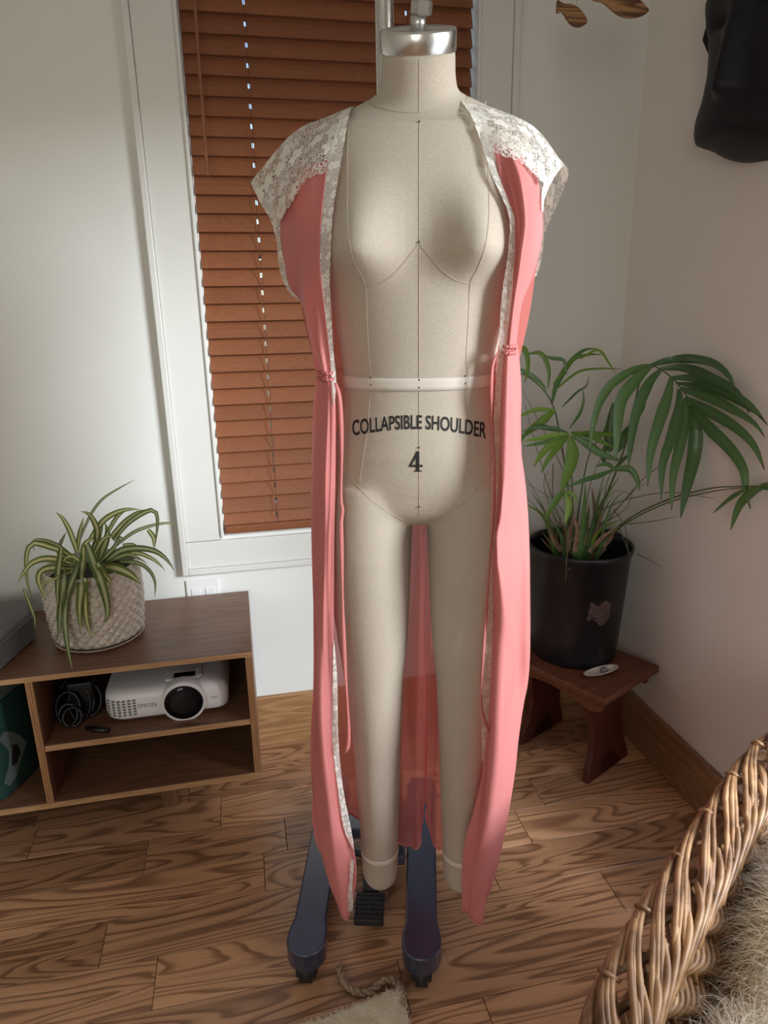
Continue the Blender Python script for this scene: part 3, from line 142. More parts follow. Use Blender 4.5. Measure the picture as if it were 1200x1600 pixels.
M = {}
M['wall'] = plain('wall_paint', (.775, .785, .745), .85, var=.015, vscale=3, bmp=.06, bscale=350, kind='World')
M['wall_r'] = plain('wall_paint_warm_bounce', (.80, .775, .725), .85, var=.015, vscale=3, bmp=.06, bscale=350, kind='World')  # wall paint with the warm bounced light put into its colour
M['trim'] = plain('trim_paint', (.70, .705, .665), .42, var=.01, bmp=.02, bscale=60)
M['ceiling'] = plain('ceiling_paint', (.8, .8, .76), .9)
M['plank'] = wood('oak_plank', (.56, .315, .172), (.19, .086, .043), 'X', 17, (.85, 7.2, 3), .33, vary=.26, line=.55, sharp=True, nscale=1.25, coat=.12)
M['gap'] = plain('floor_gap', (.035, .017, .01), .8)
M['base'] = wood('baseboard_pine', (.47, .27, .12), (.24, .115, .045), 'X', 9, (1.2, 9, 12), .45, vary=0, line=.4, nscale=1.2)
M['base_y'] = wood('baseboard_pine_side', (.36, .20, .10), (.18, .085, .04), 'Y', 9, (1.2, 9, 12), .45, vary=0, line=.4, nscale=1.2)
M['blind'] = wood('blind_slat_wood', (.265, .097, .040), (.19, .062, .025), 'X', 22, (2.2, 16, 16), .38, vary=.10, line=.3, nscale=1.5)
M['walnut'] = wood('walnut_veneer', (.235, .118, .066), (.125, .056, .03), 'X', 8, (1.0, 10, 10), .36, vary=.08, line=.35, nscale=1.6)
M['walnut_z'] = wood('walnut_veneer_upright', (.22, .108, .06), (.12, .052, .028), 'Z', 8, (1.0, 10, 10), .38, vary=.08, line=.35, nscale=1.6)
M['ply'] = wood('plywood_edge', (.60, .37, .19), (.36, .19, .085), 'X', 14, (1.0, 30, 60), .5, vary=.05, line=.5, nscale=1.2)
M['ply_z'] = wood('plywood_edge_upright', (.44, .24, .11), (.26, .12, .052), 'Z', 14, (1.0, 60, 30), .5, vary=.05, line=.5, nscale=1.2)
M['stool'] = wood('stool_redwood', (.19, .064, .029), (.10, .028, .013), 'X', 8, (1.5, 9, 9), .42, vary=.05, line=.35, kind='Object', jitter=False)
M['stool_leg'] = wood('stool_stain', (.115, .026, .016), (.065, .015, .010), 'Z', 6, (1.5, 9, 9), .45, vary=.03, line=.3, kind='Object', jitter=False)
M['fish'] = wood('fish_pine', (.36, .19, .075), (.10, .042, .017), 'X', 9, (.7, 9, 1), .5, vary=.12, line=.85, kind='Object', nscale=3.0, warp=.2)
M['metal'] = plain('brushed_steel', (.74, .73, .71), .27, 1)
M['chrome'] = plain('chrome', (.72, .71, .70), .13, 1)
M['zinc'] = plain('zinc_fitting', (.62, .62, .62), .3, 1)
M['black_paint'] = plain('black_paint_blue_reflection', (.013, .026, .062), .29, var=.2, vscale=30, bmp=.15, bscale=420, spec=1.0)  # black paint; the blue of its reflections is put into the base colour
setin(M['black_paint'].node_tree.nodes['Principled BSDF'], Coat_Weight=.55, Coat_Roughness=.25, Coat_IOR=1.7)
M['rubber'] = plain('black_rubber', (.018, .018, .02), .55)
M['blackplastic'] = plain('black_plastic', (.012, .012, .013), .3)
M['outlet'] = plain('outlet_plastic', (.8, .8, .8), .3)
M['white'] = plain('projector_white', (.82, .82, .83), .38)
M['grey'] = plain('print_grey', (.18, .18, .19), .5)
M['felt'] = plain('charcoal_felt', (.075, .072, .072), .95, var=.35, vscale=160, bmp=.5, bscale=300, sheen=.3)
M['teal'] = plain('teal_fabric', (.012, .055, .045), .8, bmp=.3, bscale=400)
M['tealgrey'] = plain('grey_print', (.13, .165, .155), .8)
M['soil'] = plain('soil', (.03, .02, .014), .95, var=.5, vscale=90, bmp=1, bscale=150)
M['ink'] = plain('printed_ink', (.012, .012, .012), .7)
M['tack'] = plain('tack_brass', (.12, .1, .08), .4, .8)
M['ribbon'] = plain('tape_white', (.66, .61, .53), .6, bmp=.3, bscale=900)
M['anktape'] = plain('ankle_tape', (.74, .66, .57), .6)
M['thread'] = plain('seam_thread', (.43, .37, .29), .8)
M['cord'] = plain('blind_cord', (.10, .035, .018), .7)
M['shell'] = plain('shell_white', (.55, .5, .42), .4, var=.25, vscale=40)
M['label'] = plain('label_residue', (.075, .045, .038), .9, var=.6, vscale=220)
M['jute'] = plain('jute_rope', (.40, .29, .19), .9, var=.3, vscale=150, bmp=.8, bscale=500)
M['mask'] = plain('blackened_wood', (.006, .0065, .010), .5, var=.3, vscale=14, bmp=.25, bscale=30, spec=.3)
M['lens'] = plain('lens_glass', (.003, .003, .005), .10, spec=.25)
M['cable'] = plain('cable_sheath', (.006, .006, .007), .33, spec=.35)

def linen():
    m, N, L, b = newmat('linen_cover')
    v = coords(N, L, 'Object', (900, 900, 420)); n = noise(N, L, v, 1.0, 2, .6)
    v2 = coords(N, L, 'Object', (260, 260, 1200)); n2 = noise(N, L, v2, 1.0, 2, .6)
    ad = N.new('ShaderNodeMath'); ad.operation = 'ADD'; L.new(n.outputs[0], ad.inputs[0]); L.new(n2.outputs[0], ad.inputs[1])
    r = ramp(N, [(.35, (.425, .365, .292)), (.65, (.555, .488, .400))]); hf = N.new('ShaderNodeMath'); hf.operation = 'MULTIPLY'; hf.inputs[1].default_value = .5
    L.new(ad.outputs[0], hf.inputs[0]); L.new(hf.outputs[0], r.inputs[0]); L.new(r.outputs[0], b.inputs['Base Color'])
    setin(b, Roughness=.85, Sheen_Weight=.08, Specular_IOR_Level=.25); bump(N, L, b, hf.outputs[0], .35, .001)
    return m
M['linen'] = linen()
def nylon(name, trans, clear):
    m, N, L, b = newmat(name)
    setin(b, Base_Color=(.74, .29, .28, 1), Roughness=.46, Sheen_Weight=.04, Sheen_Roughness=.4, Specular_IOR_Level=.22)
    v = coords(N, L, 'Object', (1, 1, 1)); n = noise(N, L, v, 700, 2); bump(N, L, b, n.outputs[0], .08, .0006)
    t = N.new('ShaderNodeBsdfTranslucent'); t.inputs[0].default_value = (.85, .25, .22, 1)
    mx = N.new('ShaderNodeMixShader'); mx.inputs[0].default_value = trans
    L.new(b.outputs[0], mx.inputs[1]); L.new(t.outputs[0], mx.inputs[2]); out = mx.outputs[0]
    if clear:
        tr = N.new('ShaderNodeBsdfTransparent'); tr.inputs[0].default_value = (1, .72, .70, 1); m2 = N.new('ShaderNodeMixShader'); m2.inputs[0].default_value = clear
        L.new(out, m2.inputs[1]); L.new(tr.outputs[0], m2.inputs[2]); out = m2.outputs[0]
    L.new(out, N['Material Output'].inputs[0])
    return m
M['nylon'] = nylon('pink_nylon', .33, 0); M['sheer'] = nylon('pink_nylon_single_layer', .55, .28)
def lace(name, scale, thr, col=(.90, .87, .79)):
    """open-work lace: six-petalled flowers, small buds and a net ground, with real holes between"""
    m, N, L, b = newmat(name)
    v = coords(N, L, 'UV', (1, 1, 1))
    def mth(op, a, b_=None, c=None):
        n = N.new('ShaderNodeMath'); n.operation = op
        for i_, x in enumerate((a, b_, c)):
            if x is None: continue
            if isinstance(x, (int, float)): n.inputs[i_].default_value = x
            else: L.new(x, n.inputs[i_])
        return n.outputs[0]
    def flowers(sc, petals, r0, r1, rnd_):
        f = N.new('ShaderNodeTexVoronoi'); f.feature = 'F1'; f.inputs['Scale'].default_value = sc; f.inputs['Randomness'].default_value = rnd_; L.new(v, f.inputs['Vector'])
        df_ = N.new('ShaderNodeVectorMath'); df_.operation = 'SUBTRACT'; L.new(v, df_.inputs[0]); L.new(f.outputs['Position'], df_.inputs[1])
        sx = N.new('ShaderNodeSeparateXYZ'); L.new(df_.outputs[0], sx.inputs[0]); th = mth('ARCTAN2', sx.outputs[1], sx.outputs[0])
        c = mth('COSINE', mth('MULTIPLY', th, float(petals))); rad = mth('MULTIPLY_ADD', c, r1, r0); d = f.outputs['Distance']
        inside_ = mth('LESS_THAN', d, rad); hole = mth('MULTIPLY', mth('GREATER_THAN', d, .09), mth('LESS_THAN', d, mth('MULTIPLY_ADD', c, -.05, .15)))
        return mth('MULTIPLY', inside_, mth('SUBTRACT', 1.0, hole))
    A_ = flowers(scale, 5, .43, .075, .55); B_ = flowers(scale * 2.9, 5, .27, .08, 1.0)
    net = N.new('ShaderNodeTexVoronoi'); net.feature = 'DISTANCE_TO_EDGE'; net.inputs['Scale'].default_value = scale * 8; L.new(v, net.inputs['Vector'])
    ground = mth('LESS_THAN', net.outputs['Distance'], thr); solid_ = mth('MAXIMUM', A_, B_); al = mth('MAXIMUM', solid_, ground)
    r = ramp(N, [(0, [c * .78 for c in col]), (1, col)]); L.new(solid_, r.inputs[0]); L.new(r.outputs[0], b.inputs['Base Color'])
    setin(b, Roughness=.7, Sheen_Weight=.2)
    bump(N, L, b, solid_, .8, .0015)
    tr = N.new('ShaderNodeBsdfTransparent'); tl = N.new('ShaderNodeBsdfTranslucent'); tl.inputs[0].default_value = rgb(col)
    m1 = N.new('ShaderNodeMixShader'); m1.inputs[0].default_value = .25; L.new(b.outputs[0], m1.inputs[1]); L.new(tl.outputs[0], m1.inputs[2])
    m2 = N.new('ShaderNodeMixShader'); L.new(al, m2.inputs[0]); L.new(tr.outputs[0], m2.inputs[1]); L.new(m1.outputs[0], m2.inputs[2])
    L.new(m2.outputs[0], N['Material Output'].inputs[0])
    return m
M['lace'] = lace('cream_lace', 30, .105)
M['laceshade'] = lace('shaded_lace_edging', 85, .22, (.74, .52, .42))  # cream lace, with the shadow and the pink behind it put into the colour
M['lacetrim'] = lace('cream_lace_edging', 85, .16)
def glass():
    m, N, L, b = newmat('window_glass'); t = N.new('ShaderNodeBsdfTransparent'); g = N.new('ShaderNodeBsdfGlossy'); g.inputs['Roughness'].default_value = .02
    mx = N.new('ShaderNodeMixShader'); mx.inputs[0].default_value = .07; L.new(t.outputs[0], mx.inputs[1]); L.new(g.outputs[0], mx.inputs[2]); L.new(mx.outputs[0], N['Material Output'].inputs[0]); return m
M['glass'] = glass()
def leafmat(name, edge, mid, trans=.25, stripe=True, rough=.4):
    m, N, L, b = newmat(name)
    v = coords(N, L, 'UV'); sx = N.new('ShaderNodeSeparateXYZ'); L.new(v, sx.inputs[0])
    s1 = N.new('ShaderNodeMath'); s1.operation = 'SUBTRACT'; s1.inputs[1].default_value = .5; L.new(sx.outputs[0], s1.inputs[0])
    ab = N.new('ShaderNodeMath'); ab.operation = 'ABSOLUTE'; L.new(s1.outputs[0], ab.inputs[0])
    n = noise(N, L, coords(N, L, 'UV', (30, 1.5, 1)), 1.0, 3)
    ad = N.new('ShaderNodeMath'); ad.operation = 'MULTIPLY_ADD'; ad.inputs[1].default_value = .12; L.new(n.outputs[0], ad.inputs[0]); L.new(ab.outputs[0], ad.inputs[2])
    r = ramp(N, [(.20, mid), (.29, edge)] if stripe else [(.0, mid), (.5, edge)]); L.new(ad.outputs[0], r.inputs[0])
    oi = N.new('ShaderNodeObjectInfo'); rr = ramp(N, [(0, (.7, .75, .75)), (1, (1.25, 1.2, 1.0))]); L.new(oi.outputs['Random'], rr.inputs[0])
    mm = N.new('ShaderNodeMix'); mm.data_type = 'RGBA'; mm.blend_type = 'MULTIPLY'; mm.inputs[0].default_value = 1
    L.new(r.outputs[0], mm.inputs[6]); L.new(rr.outputs[0], mm.inputs[7])
    tip = ramp(N, [(.955, (0, 0, 0)), (.985, (1, 1, 1))]); L.new(sx.outputs[1], tip.inputs[0])
    m3 = N.new('ShaderNodeMix'); m3.data_type = 'RGBA'; L.new(tip.outputs[0], m3.inputs[0]); L.new(mm.outputs[2], m3.inputs[6]); m3.inputs[7].default_value = (.10, .055, .03, 1)
    L.new(m3.outputs[2], b.inputs['Base Color']); setin(b, Roughness=rough)
    bump(N, L, b, n.outputs[0], .25, .001)
    t = N.new('ShaderNodeBsdfTranslucent'); L.new(m3.outputs[2], t.inputs[0])
    mx = N.new('ShaderNodeMixShader'); mx.inputs[0].default_value = trans
    L.new(b.outputs[0], mx.inputs[1]); L.new(t.outputs[0], mx.inputs[2]); L.new(mx.outputs[0], N['Material Output'].inputs[0])
    return m
M['spider'] = leafmat('spider_leaf', (.13, .19, .045), (.62, .62, .36))
M['palm'] = leafmat('palm_leaf', (.085, .185, .065), (.115, .23, .085), stripe=False, rough=.30)
M['palm_bright'] = leafmat('palm_leaf_young', (.15, .28, .045), (.20, .34, .06), stripe=False, rough=.35)
M['stem'] = plain('palm_stem', (.075, .12, .03), .45, var=.25, vscale=40)
M['dry'] = plain('dry_sheath', (.21, .13, .075), .8, var=.4, vscale=60)
M['thinstem'] = plain('thin_stem', (.12, .13, .06), .6, var=.3, vscale=30)
M['pot'] = plain('glazed_pot', (.60, .55, .47), .30, var=.12, vscale=25)
M['saucer'] = plain('clay_saucer', (.42, .33, .27), .6)
def bucket():
    m, N, L, b = newmat('bucket_black_plastic')
    v = coords(N, L, 'Object', (1, 1, .6)); n = noise(N, L, v, 14, 6, .7); r = ramp(N, [(.50, (.006, .006, .008)), (.85, (.040, .038, .037))])
    L.new(n.outputs[0], r.inputs[0]); L.new(r.outputs[0], b.inputs['Base Color']); setin(b, Roughness=.38); return m
M['bucket'] = bucket()
def wicker():
    m, N, L, b = newmat('wicker_rod')
    v = coords(N, L, 'World', (14, 14, 40)); n = noise(N, L, v, 1.6, 3); r = ramp(N, [(.3, (.13, .066, .029)), (.5, (.30, .163, .076)), (.72, (.47, .285, .14))])
    L.new(n.outputs[0], r.inputs[0]); oi = N.new('ShaderNodeObjectInfo'); rr = ramp(N, [(0, (.75, .72, .7)), (1, (1.2, 1.2, 1.2))]); L.new(oi.outputs['Random'], rr.inputs[0])
    mm = N.new('ShaderNodeMix'); mm.data_type = 'RGBA'; mm.blend_type = 'MULTIPLY'; mm.inputs[0].default_value = 1
    L.new(r.outputs[0], mm.inputs[6]); L.new(rr.outputs[0], mm.inputs[7]); L.new(mm.outputs[2], b.inputs['Base Color']); setin(b, Roughness=.42); return m
M['wicker'] = wicker()
def hairmat(name, c0, c1, scale):
    m, N, L, b = newmat(name)
    v = coords(N, L, 'World'); n = noise(N, L, v, scale, 2); r = ramp(N, [(.38, c0), (.62, c1)]); L.new(n.outputs[0], r.inputs[0])
    L.new(r.outputs[0], b.inputs['Base Color']); setin(b, Roughness=.55, Sheen_Weight=.2); 
    t = N.new('ShaderNodeBsdfTranslucent'); L.new(r.outputs[0], t.inputs[0]); mx = N.new('ShaderNodeMixShader'); mx.inputs[0].default_value = .5
    L.new(b.outputs[0], mx.inputs[1]); L.new(t.outputs[0], mx.inputs[2]); L.new(mx.outputs[0], N['Material Output'].inputs[0]); return m
M['wool'] = hairmat('sheep_wool', (.88, .78, .60), (.98, .96, .89), 9)
M['pile'] = hairmat('cream_pile', (.90, .83, .68), (.97, .93, .82), 30)
M['hide'] = plain('wool_underlayer', (.93, .87, .74), .95, var=.08, vscale=60, bmp=.6, bscale=160)

# ------------------------------------------------------------------ mesh helpers
class MB:
    def __init__(s): s.v = []; s.f = []; s.uv = []; s.smooth = True
    def add(s, verts, faces, uvs=None):
        o = len(s.v); s.v += [tuple(map(float, p)) for p in verts]; s.f += [tuple(i + o for i in f) for f in faces]
        s.uv += [tuple(u) for u in uvs] if uvs is not None else [(0., 0.)] * len(verts)
    def box(s, x0, x1, y0, y1, z0, z1, mat=None):
        P = [Vector((x, y, z)) for z in (z0, z1) for y in (y0, y1) for x in (x0, x1)]
        if mat: P = [mat @ p for p in P]
        s.add(P, [(0, 2, 3, 1), (4, 5, 7, 6), (0, 1, 5, 4), (2, 6, 7, 3), (0, 4, 6, 2), (1, 3, 7, 5)])
    def tube(s, pts, r, n=8, cap=True):
        pts = [Vector(p) for p in pts]; m = len(pts); rr = r if hasattr(r, '__len__') else [r] * m
        V = []; F = []; up = None; UV = []
        for i, p in enumerate(pts):
            t = (pts[min(i + 1, m - 1)] - pts[max(i - 1, 0)]); t = t.normalized() if t.length > 1e-9 else Vector((0, 0, 1))
            if up is None:
                up = Vector((0, 0, 1)) if abs(t.z) < .9 else Vector((1, 0, 0))
            a = (up - t * up.dot(t)); a = a.normalized() if a.length > 1e-6 else t.orthogonal().normalized()
            up = a; b = t.cross(a)
            for k in range(n):
                th = 2 * PI * k / n; V.append(p + (a * math.cos(th) + b * math.sin(th)) * rr[i]); UV.append((k / n, i / (m - 1)))
        for i in range(m - 1):
            for k in range(n):
                k2 = (k + 1) % n; F.append((i * n + k, i * n + k2, (i + 1) * n + k2, (i + 1) * n + k))
        if cap: F.append(tuple(range(n))[::-1]); F.append(tuple((m - 1) * n + k for k in range(n)))
        s.add(V, F, UV)
    def lathe(s, prof, n=32, c=(0, 0, 0), cap0=True, cap1=True):
        V = []; F = []; m = len(prof)
        for r, z in prof:
            for k in range(n): th = 2 * PI * k / n; V.append((c[0] + r * math.cos(th), c[1] + r * math.sin(th), c[2] + z))
        for i in range(m - 1):
            for k in range(n): k2 = (k + 1) % n; F.append((i * n + k, i * n + k2, (i + 1) * n + k2, (i + 1) * n + k))
        if cap0: F.append(tuple(range(n))[::-1])
        if cap1: F.append(tuple((m - 1) * n + k for k in range(n)))
        s.add(V, F)
    def grid(s, P, closed=False, uvscale=None):
        P = np.asarray(P, float); a, b = P.shape[:2]; F = []
        for i in range(a - 1):
            for j in range(b if closed else b - 1):
                j2 = (j + 1) % b; F.append((i * b + j, i * b + j2, (i + 1) * b + j2, (i + 1) * b + j))
        if uvscale == 'm':    # metres along both directions
            du = np.concatenate([np.zeros((a, 1)), np.cumsum(np.linalg.norm(np.diff(P, axis=1), axis=2), 1)], 1)
            dv = np.concatenate([np.zeros((1, b)), np.cumsum(np.linalg.norm(np.diff(P, axis=0), axis=2), 0)], 0)
            uv = np.stack([du, dv], 2).reshape(-1, 2)
        else:
            uv = np.stack(np.meshgrid(np.linspace(0, 1, b), np.linspace(0, 1, a)), 2).reshape(-1, 2)
        s.add(P.reshape(-1, 3), F, uv)
    def prism(s, poly, z0, z1, mat=None):
        n = len(poly); V = [Vector((x, y, z0)) for x, y in poly] + [Vector((x, y, z1)) for x, y in poly]
        if mat: V = [mat @ v for v in V]
        s.add(V, [tuple(range(n))[::-1], tuple(range(n, 2 * n))] + [(i, (i + 1) % n, n + (i + 1) % n, n + i) for i in range(n)])
    def mesh(s, name, mat, smooth=None):
        me = bpy.data.meshes.new(name); me.from_pydata(s.v, [], s.f); me.update()
        uvl = me.uv_layers.new(name='UVMap'); idx = np.zeros(len(me.loops), dtype=np.int32); me.loops.foreach_get('vertex_index', idx)
        uvl.data.foreach_set('uv', np.asarray(s.uv, float)[idx].ravel())
        if mat: me.materials.append(mat)
        if s.smooth if smooth is None else smooth: me.polygons.foreach_set('use_smooth', np.ones(len(me.polygons), bool))
        return me
def link(name, me, parent=None, loc=None, rot=None):
    o = bpy.data.objects.new(name, me); COL.objects.link(o)
    if parent: o.parent = parent
    if loc: o.location = loc
    if rot: o.rotation_euler = rot
    return o
def build(name, mb, mat, parent=None, smooth=None, bevel=0, seg=2, solid=0, loc=None, rot=None):
    o = link(name, mb.mesh(name, mat, smooth), parent, loc, rot)
    if solid: md = o.modifiers.new('thick', 'SOLIDIFY'); md.thickness = solid; md.offset = 0
    if bevel: md = o.modifiers.new('bevel', 'BEVEL'); md.width = bevel; md.segments = seg; md.limit_method = 'ANGLE'; md.angle_limit = math.radians(40)
    return o
def boxo(name, dims, mat, parent=None, bevel=.0015, **k):
    mb = MB(); mb.box(*dims); return build(name, mb, mat, parent, smooth=False, bevel=bevel, **k)
def thing(name, label, cat, loc=(0, 0, 0), rotz=0, group=None):
    o = bpy.data.objects.new(name, None); COL.objects.link(o); o.location = loc; o.rotation_euler = (0, 0, rotz); o.empty_display_size = .05
    tag(o, label, cat, group); return o
def tag(o, label, cat, group=None):
    o['label'] = label; o['category'] = cat
    if group: o['group'] = group
    return o
def structure(o, label=None):
    o['kind'] = 'structure'
    if label: o['label'] = label
    return o
def cat_eval(P, t):
    """Catmull-Rom through rows of P (uniform parameter), t in [0,1]"""
    P = np.asarray(P, float); n = len(P); t = np.clip(np.asarray(t) * (n - 1), 0, n - 1 - 1e-9); i = t.astype(int); u = (t - i)
    u = u.reshape(u.shape + (1,) * (P.ndim - 1))
    g = lambda k: P[np.clip(k, 0, n - 1)]
    p0 = np.where((i == 0).reshape(u.shape), 2 * g(i) - g(i + 1), g(i - 1)); p3 = np.where((i + 2 > n - 1).reshape(u.shape), 2 * g(i + 1) - g(i), g(i + 2)); p1 = g(i); p2 = g(i + 1)
    return .5 * (2 * p1 + (p2 - p0) * u + (2 * p0 - 5 * p1 + 4 * p2 - p3) * u ** 2 + (3 * p1 - p0 - 3 * p2 + p3) * u ** 3)
def resample(L, n):
    """curve through L sampled at n points, even in length"""
    L = np.asarray(L, float); d = np.concatenate([[0], np.cumsum(np.linalg.norm(np.diff(L, axis=0), axis=1))]); m = len(L)
    C = cat_eval(L, np.linspace(0, 1, 12 * m)); dc = np.concatenate([[0], np.cumsum(np.linalg.norm(np.diff(C, axis=0), axis=1))])
    s = np.linspace(0, dc[-1], n); return np.stack([np.interp(s, dc, C[:, k]) for k in range(C.shape[1])], 1)
def sheet(cols, nv, nu):
    R = np.stack([resample(c, nv) for c in cols])            # columns x nv x 3
    return cat_eval(R, np.linspace(0, 1, nu)).transpose(1, 0, 2)   # nv x nu x 3
def normals(G):
    du = np.gradient(G, axis=1); dv = np.gradient(G, axis=0); n = np.cross(du, dv); return n / (np.linalg.norm(n, axis=2, keepdims=True) + 1e-9)

# ------------------------------------------------------------------ room
WX, WY, LX, FY, CH = 1.165, 1.96, -2.3, -2.2, 2.5
fl = MB(); fl.box(LX - .1, WX + .12, FY - .1, WY + .14, -.06, -.004)
floor = structure(build('floor', fl, M['gap'], smooth=False), 'oak strip floor')
PW = .122; rows = int((WY - FY) / PW) + 1
for r in range(rows):
    y1 = WY + .005 - r * PW; y0 = max(y1 - PW + .0016, FY); x = LX - random.random() * .6
    near = y1 > .45
    while x < WX:
        ln = (.34 + .5 * random.random()) if near else 1.1 + random.random() * .8
        a, b_ = max(x, LX), min(x + ln - .0014, WX)
        if b_ - a > .02:
            h = random.uniform(-.0005, .0005)
            boxo('plank', (a, b_, y0, y1, -.004, h), M['plank'], floor, bevel=.0008, seg=1)
        x += ln
mb = MB(); mb.box(LX - .1, WX + .12, FY - .1, WY + .14, CH, CH + .08); structure(build('ceiling', mb, M['ceiling'], smooth=False))
# back wall with its window opening
OX0, OX1, OZ0, OZ1 = -.082, .682, .716, 2.30
mb = MB(); mb.box(LX, OX0, WY, WY + .14, 0, CH); mb.box(OX1, WX + .12, WY, WY + .14, 0, CH); mb.box(OX0, OX1, WY, WY + .14, 0, OZ0); mb.box(OX0, OX1, WY, WY + .14, OZ1, CH)
structure(build('wall_back', mb, M['wall'], smooth=False), 'white painted wall behind the dress form')
# right wall with the daylight window beside the viewer
RY0, RY1, RZ0, RZ1 = -.12, .98, .30, 2.02
mb = MB(); mb.box(WX, WX + .12, RY1, WY, 0, CH); mb.box(WX, WX + .12, FY, RY0, 0, CH); mb.box(WX, WX + .12, RY0, RY1, 0, RZ0); mb.box(WX, WX + .12, RY0, RY1, RZ1, CH)
structure(build('wall_right', mb, M['wall_r'], smooth=False), 'plain painted wall behind the palm and the mask')
mb = MB(); mb.box(LX - .1, LX, FY, WY, 0, CH); structure(build('wall_left', mb, M['wall'], smooth=False))
mb = MB(); mb.box(LX, -1.55, FY - .1, FY, 0, CH); mb.box(-.45, WX, FY - .1, FY, 0, CH); mb.box(-1.55, -.45, FY - .1, FY, 0, .9); mb.box(-1.55, -.45, FY - .1, FY, 2.1, CH)
structure(build('wall_front', mb, M['wall'], smooth=False))
# baseboards
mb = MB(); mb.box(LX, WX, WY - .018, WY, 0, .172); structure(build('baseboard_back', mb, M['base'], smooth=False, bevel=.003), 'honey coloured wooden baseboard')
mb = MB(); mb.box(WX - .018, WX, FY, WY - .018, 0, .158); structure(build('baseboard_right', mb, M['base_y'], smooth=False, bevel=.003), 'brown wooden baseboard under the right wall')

def win_frame(name, horizontal, a0, a1, z0, z1, pos, depth):
    """jambs, sash and pane filling a wall opening; horizontal: runs along x at y=pos"""
    e = bpy.data.objects.new(name, None); COL.objects.link(e); structure(e)
    def bx(n, m, u0, u1, w0, w1, d0, d1):
        if horizontal: return boxo(n, (u0, u1, pos + d0, pos + d1, w0, w1), m, e, bevel=.002)
        return boxo(n, (pos + d0, pos + d1, u0, u1, w0, w1), m, e, bevel=.002)
    j = .012
    bx('jamb', M['trim'], a0, a0 + j, z0, z1, 0, depth); bx('jamb', M['trim'], a1 - j, a1, z0, z1, 0, depth)
    bx('window_sill', M['trim'], a0 + j, a1 - j, z0, z0 + j, 0, depth); bx('head_jamb', M['trim'], a0 + j, a1 - j, z1 - j, z1, 0, depth)
    s0, s1 = depth - .05, depth - .015; zm = (z0 + z1) / 2
    for (u0, u1, w0, w1) in ((a0 + j, a0 + j + .04, z0 + j, z1 - j), (a1 - j - .04, a1 - j, z0 + j, z1 - j), (a0 + j + .04, a1 - j - .04, z0 + j, z0 + j + .05), (a0 + j + .04, a1 - j - .04, z1 - j - .05, z1 - j), (a0 + j + .04, a1 - j - .04, zm - .02, zm + .02)):
        bx('sash', M['trim'], u0, u1, w0, w1, s0, s1)
    for w0, w1 in ((z0 + j + .05, zm - .02), (zm + .02, z1 - j - .05)):
        bx('pane', M['glass'], a0 + j + .04, a1 - j - .04, w0, w1, depth - .034, depth - .030)
    return e
w1 = win_frame('window_1', True, OX0, OX1, OZ0, OZ1, WY, .14)
win_frame('window_2', False, RY0, RY1, RZ0, RZ1, WX, .12)
e3 = win_frame('window_3', True, -1.55, -.45, .9, 2.1, FY - .1, .1)
# casing of window_1: flat boards with a raised outer band and a small inner bead
CO, CI = .118, .008
def casing(n, x0, x1, z0, z1, y0): return boxo(n, (x0, x1, y0, WY, z0, z1), M['trim'], w1, bevel=.0025)
cx0, cx1, cz0, cz1 = OX0 - CO, OX1 + CO - .01, OZ0 - .107, OZ1 + .10
casing('side_casing', cx0 + .017, OX0 + .004, OZ0 - .008, cz1, WY - .014); casing('side_casing', OX1 - .004, cx1 - .017, OZ0 - .008, cz1, WY - .014)
casing('bottom_casing', cx0 + .017, cx1 - .017, cz0 + .017, OZ0 - .0095, WY - .014); casing('head_casing', cx0 + .017, cx1 - .017, OZ1, cz1 - .017, WY - .0145)
casing('back_band', cx0, cx0 + .017, cz0, cz1, WY - .024); casing('back_band', cx1 - .017, cx1, cz0, cz1, WY - .024); casing('back_band', cx0 + .017, cx1 - .017, cz0, cz0 + .017, WY - .024); casing('back_band', cx0 + .017, cx1 - .017, cz1 - .017, cz1, WY - .024)
casing('inner_bead', OX0 - .001, OX0 + .008, OZ0, OZ1, WY - .020); casing('inner_bead', OX1 - .008, OX1 + .001, OZ0, OZ1, WY - .020)

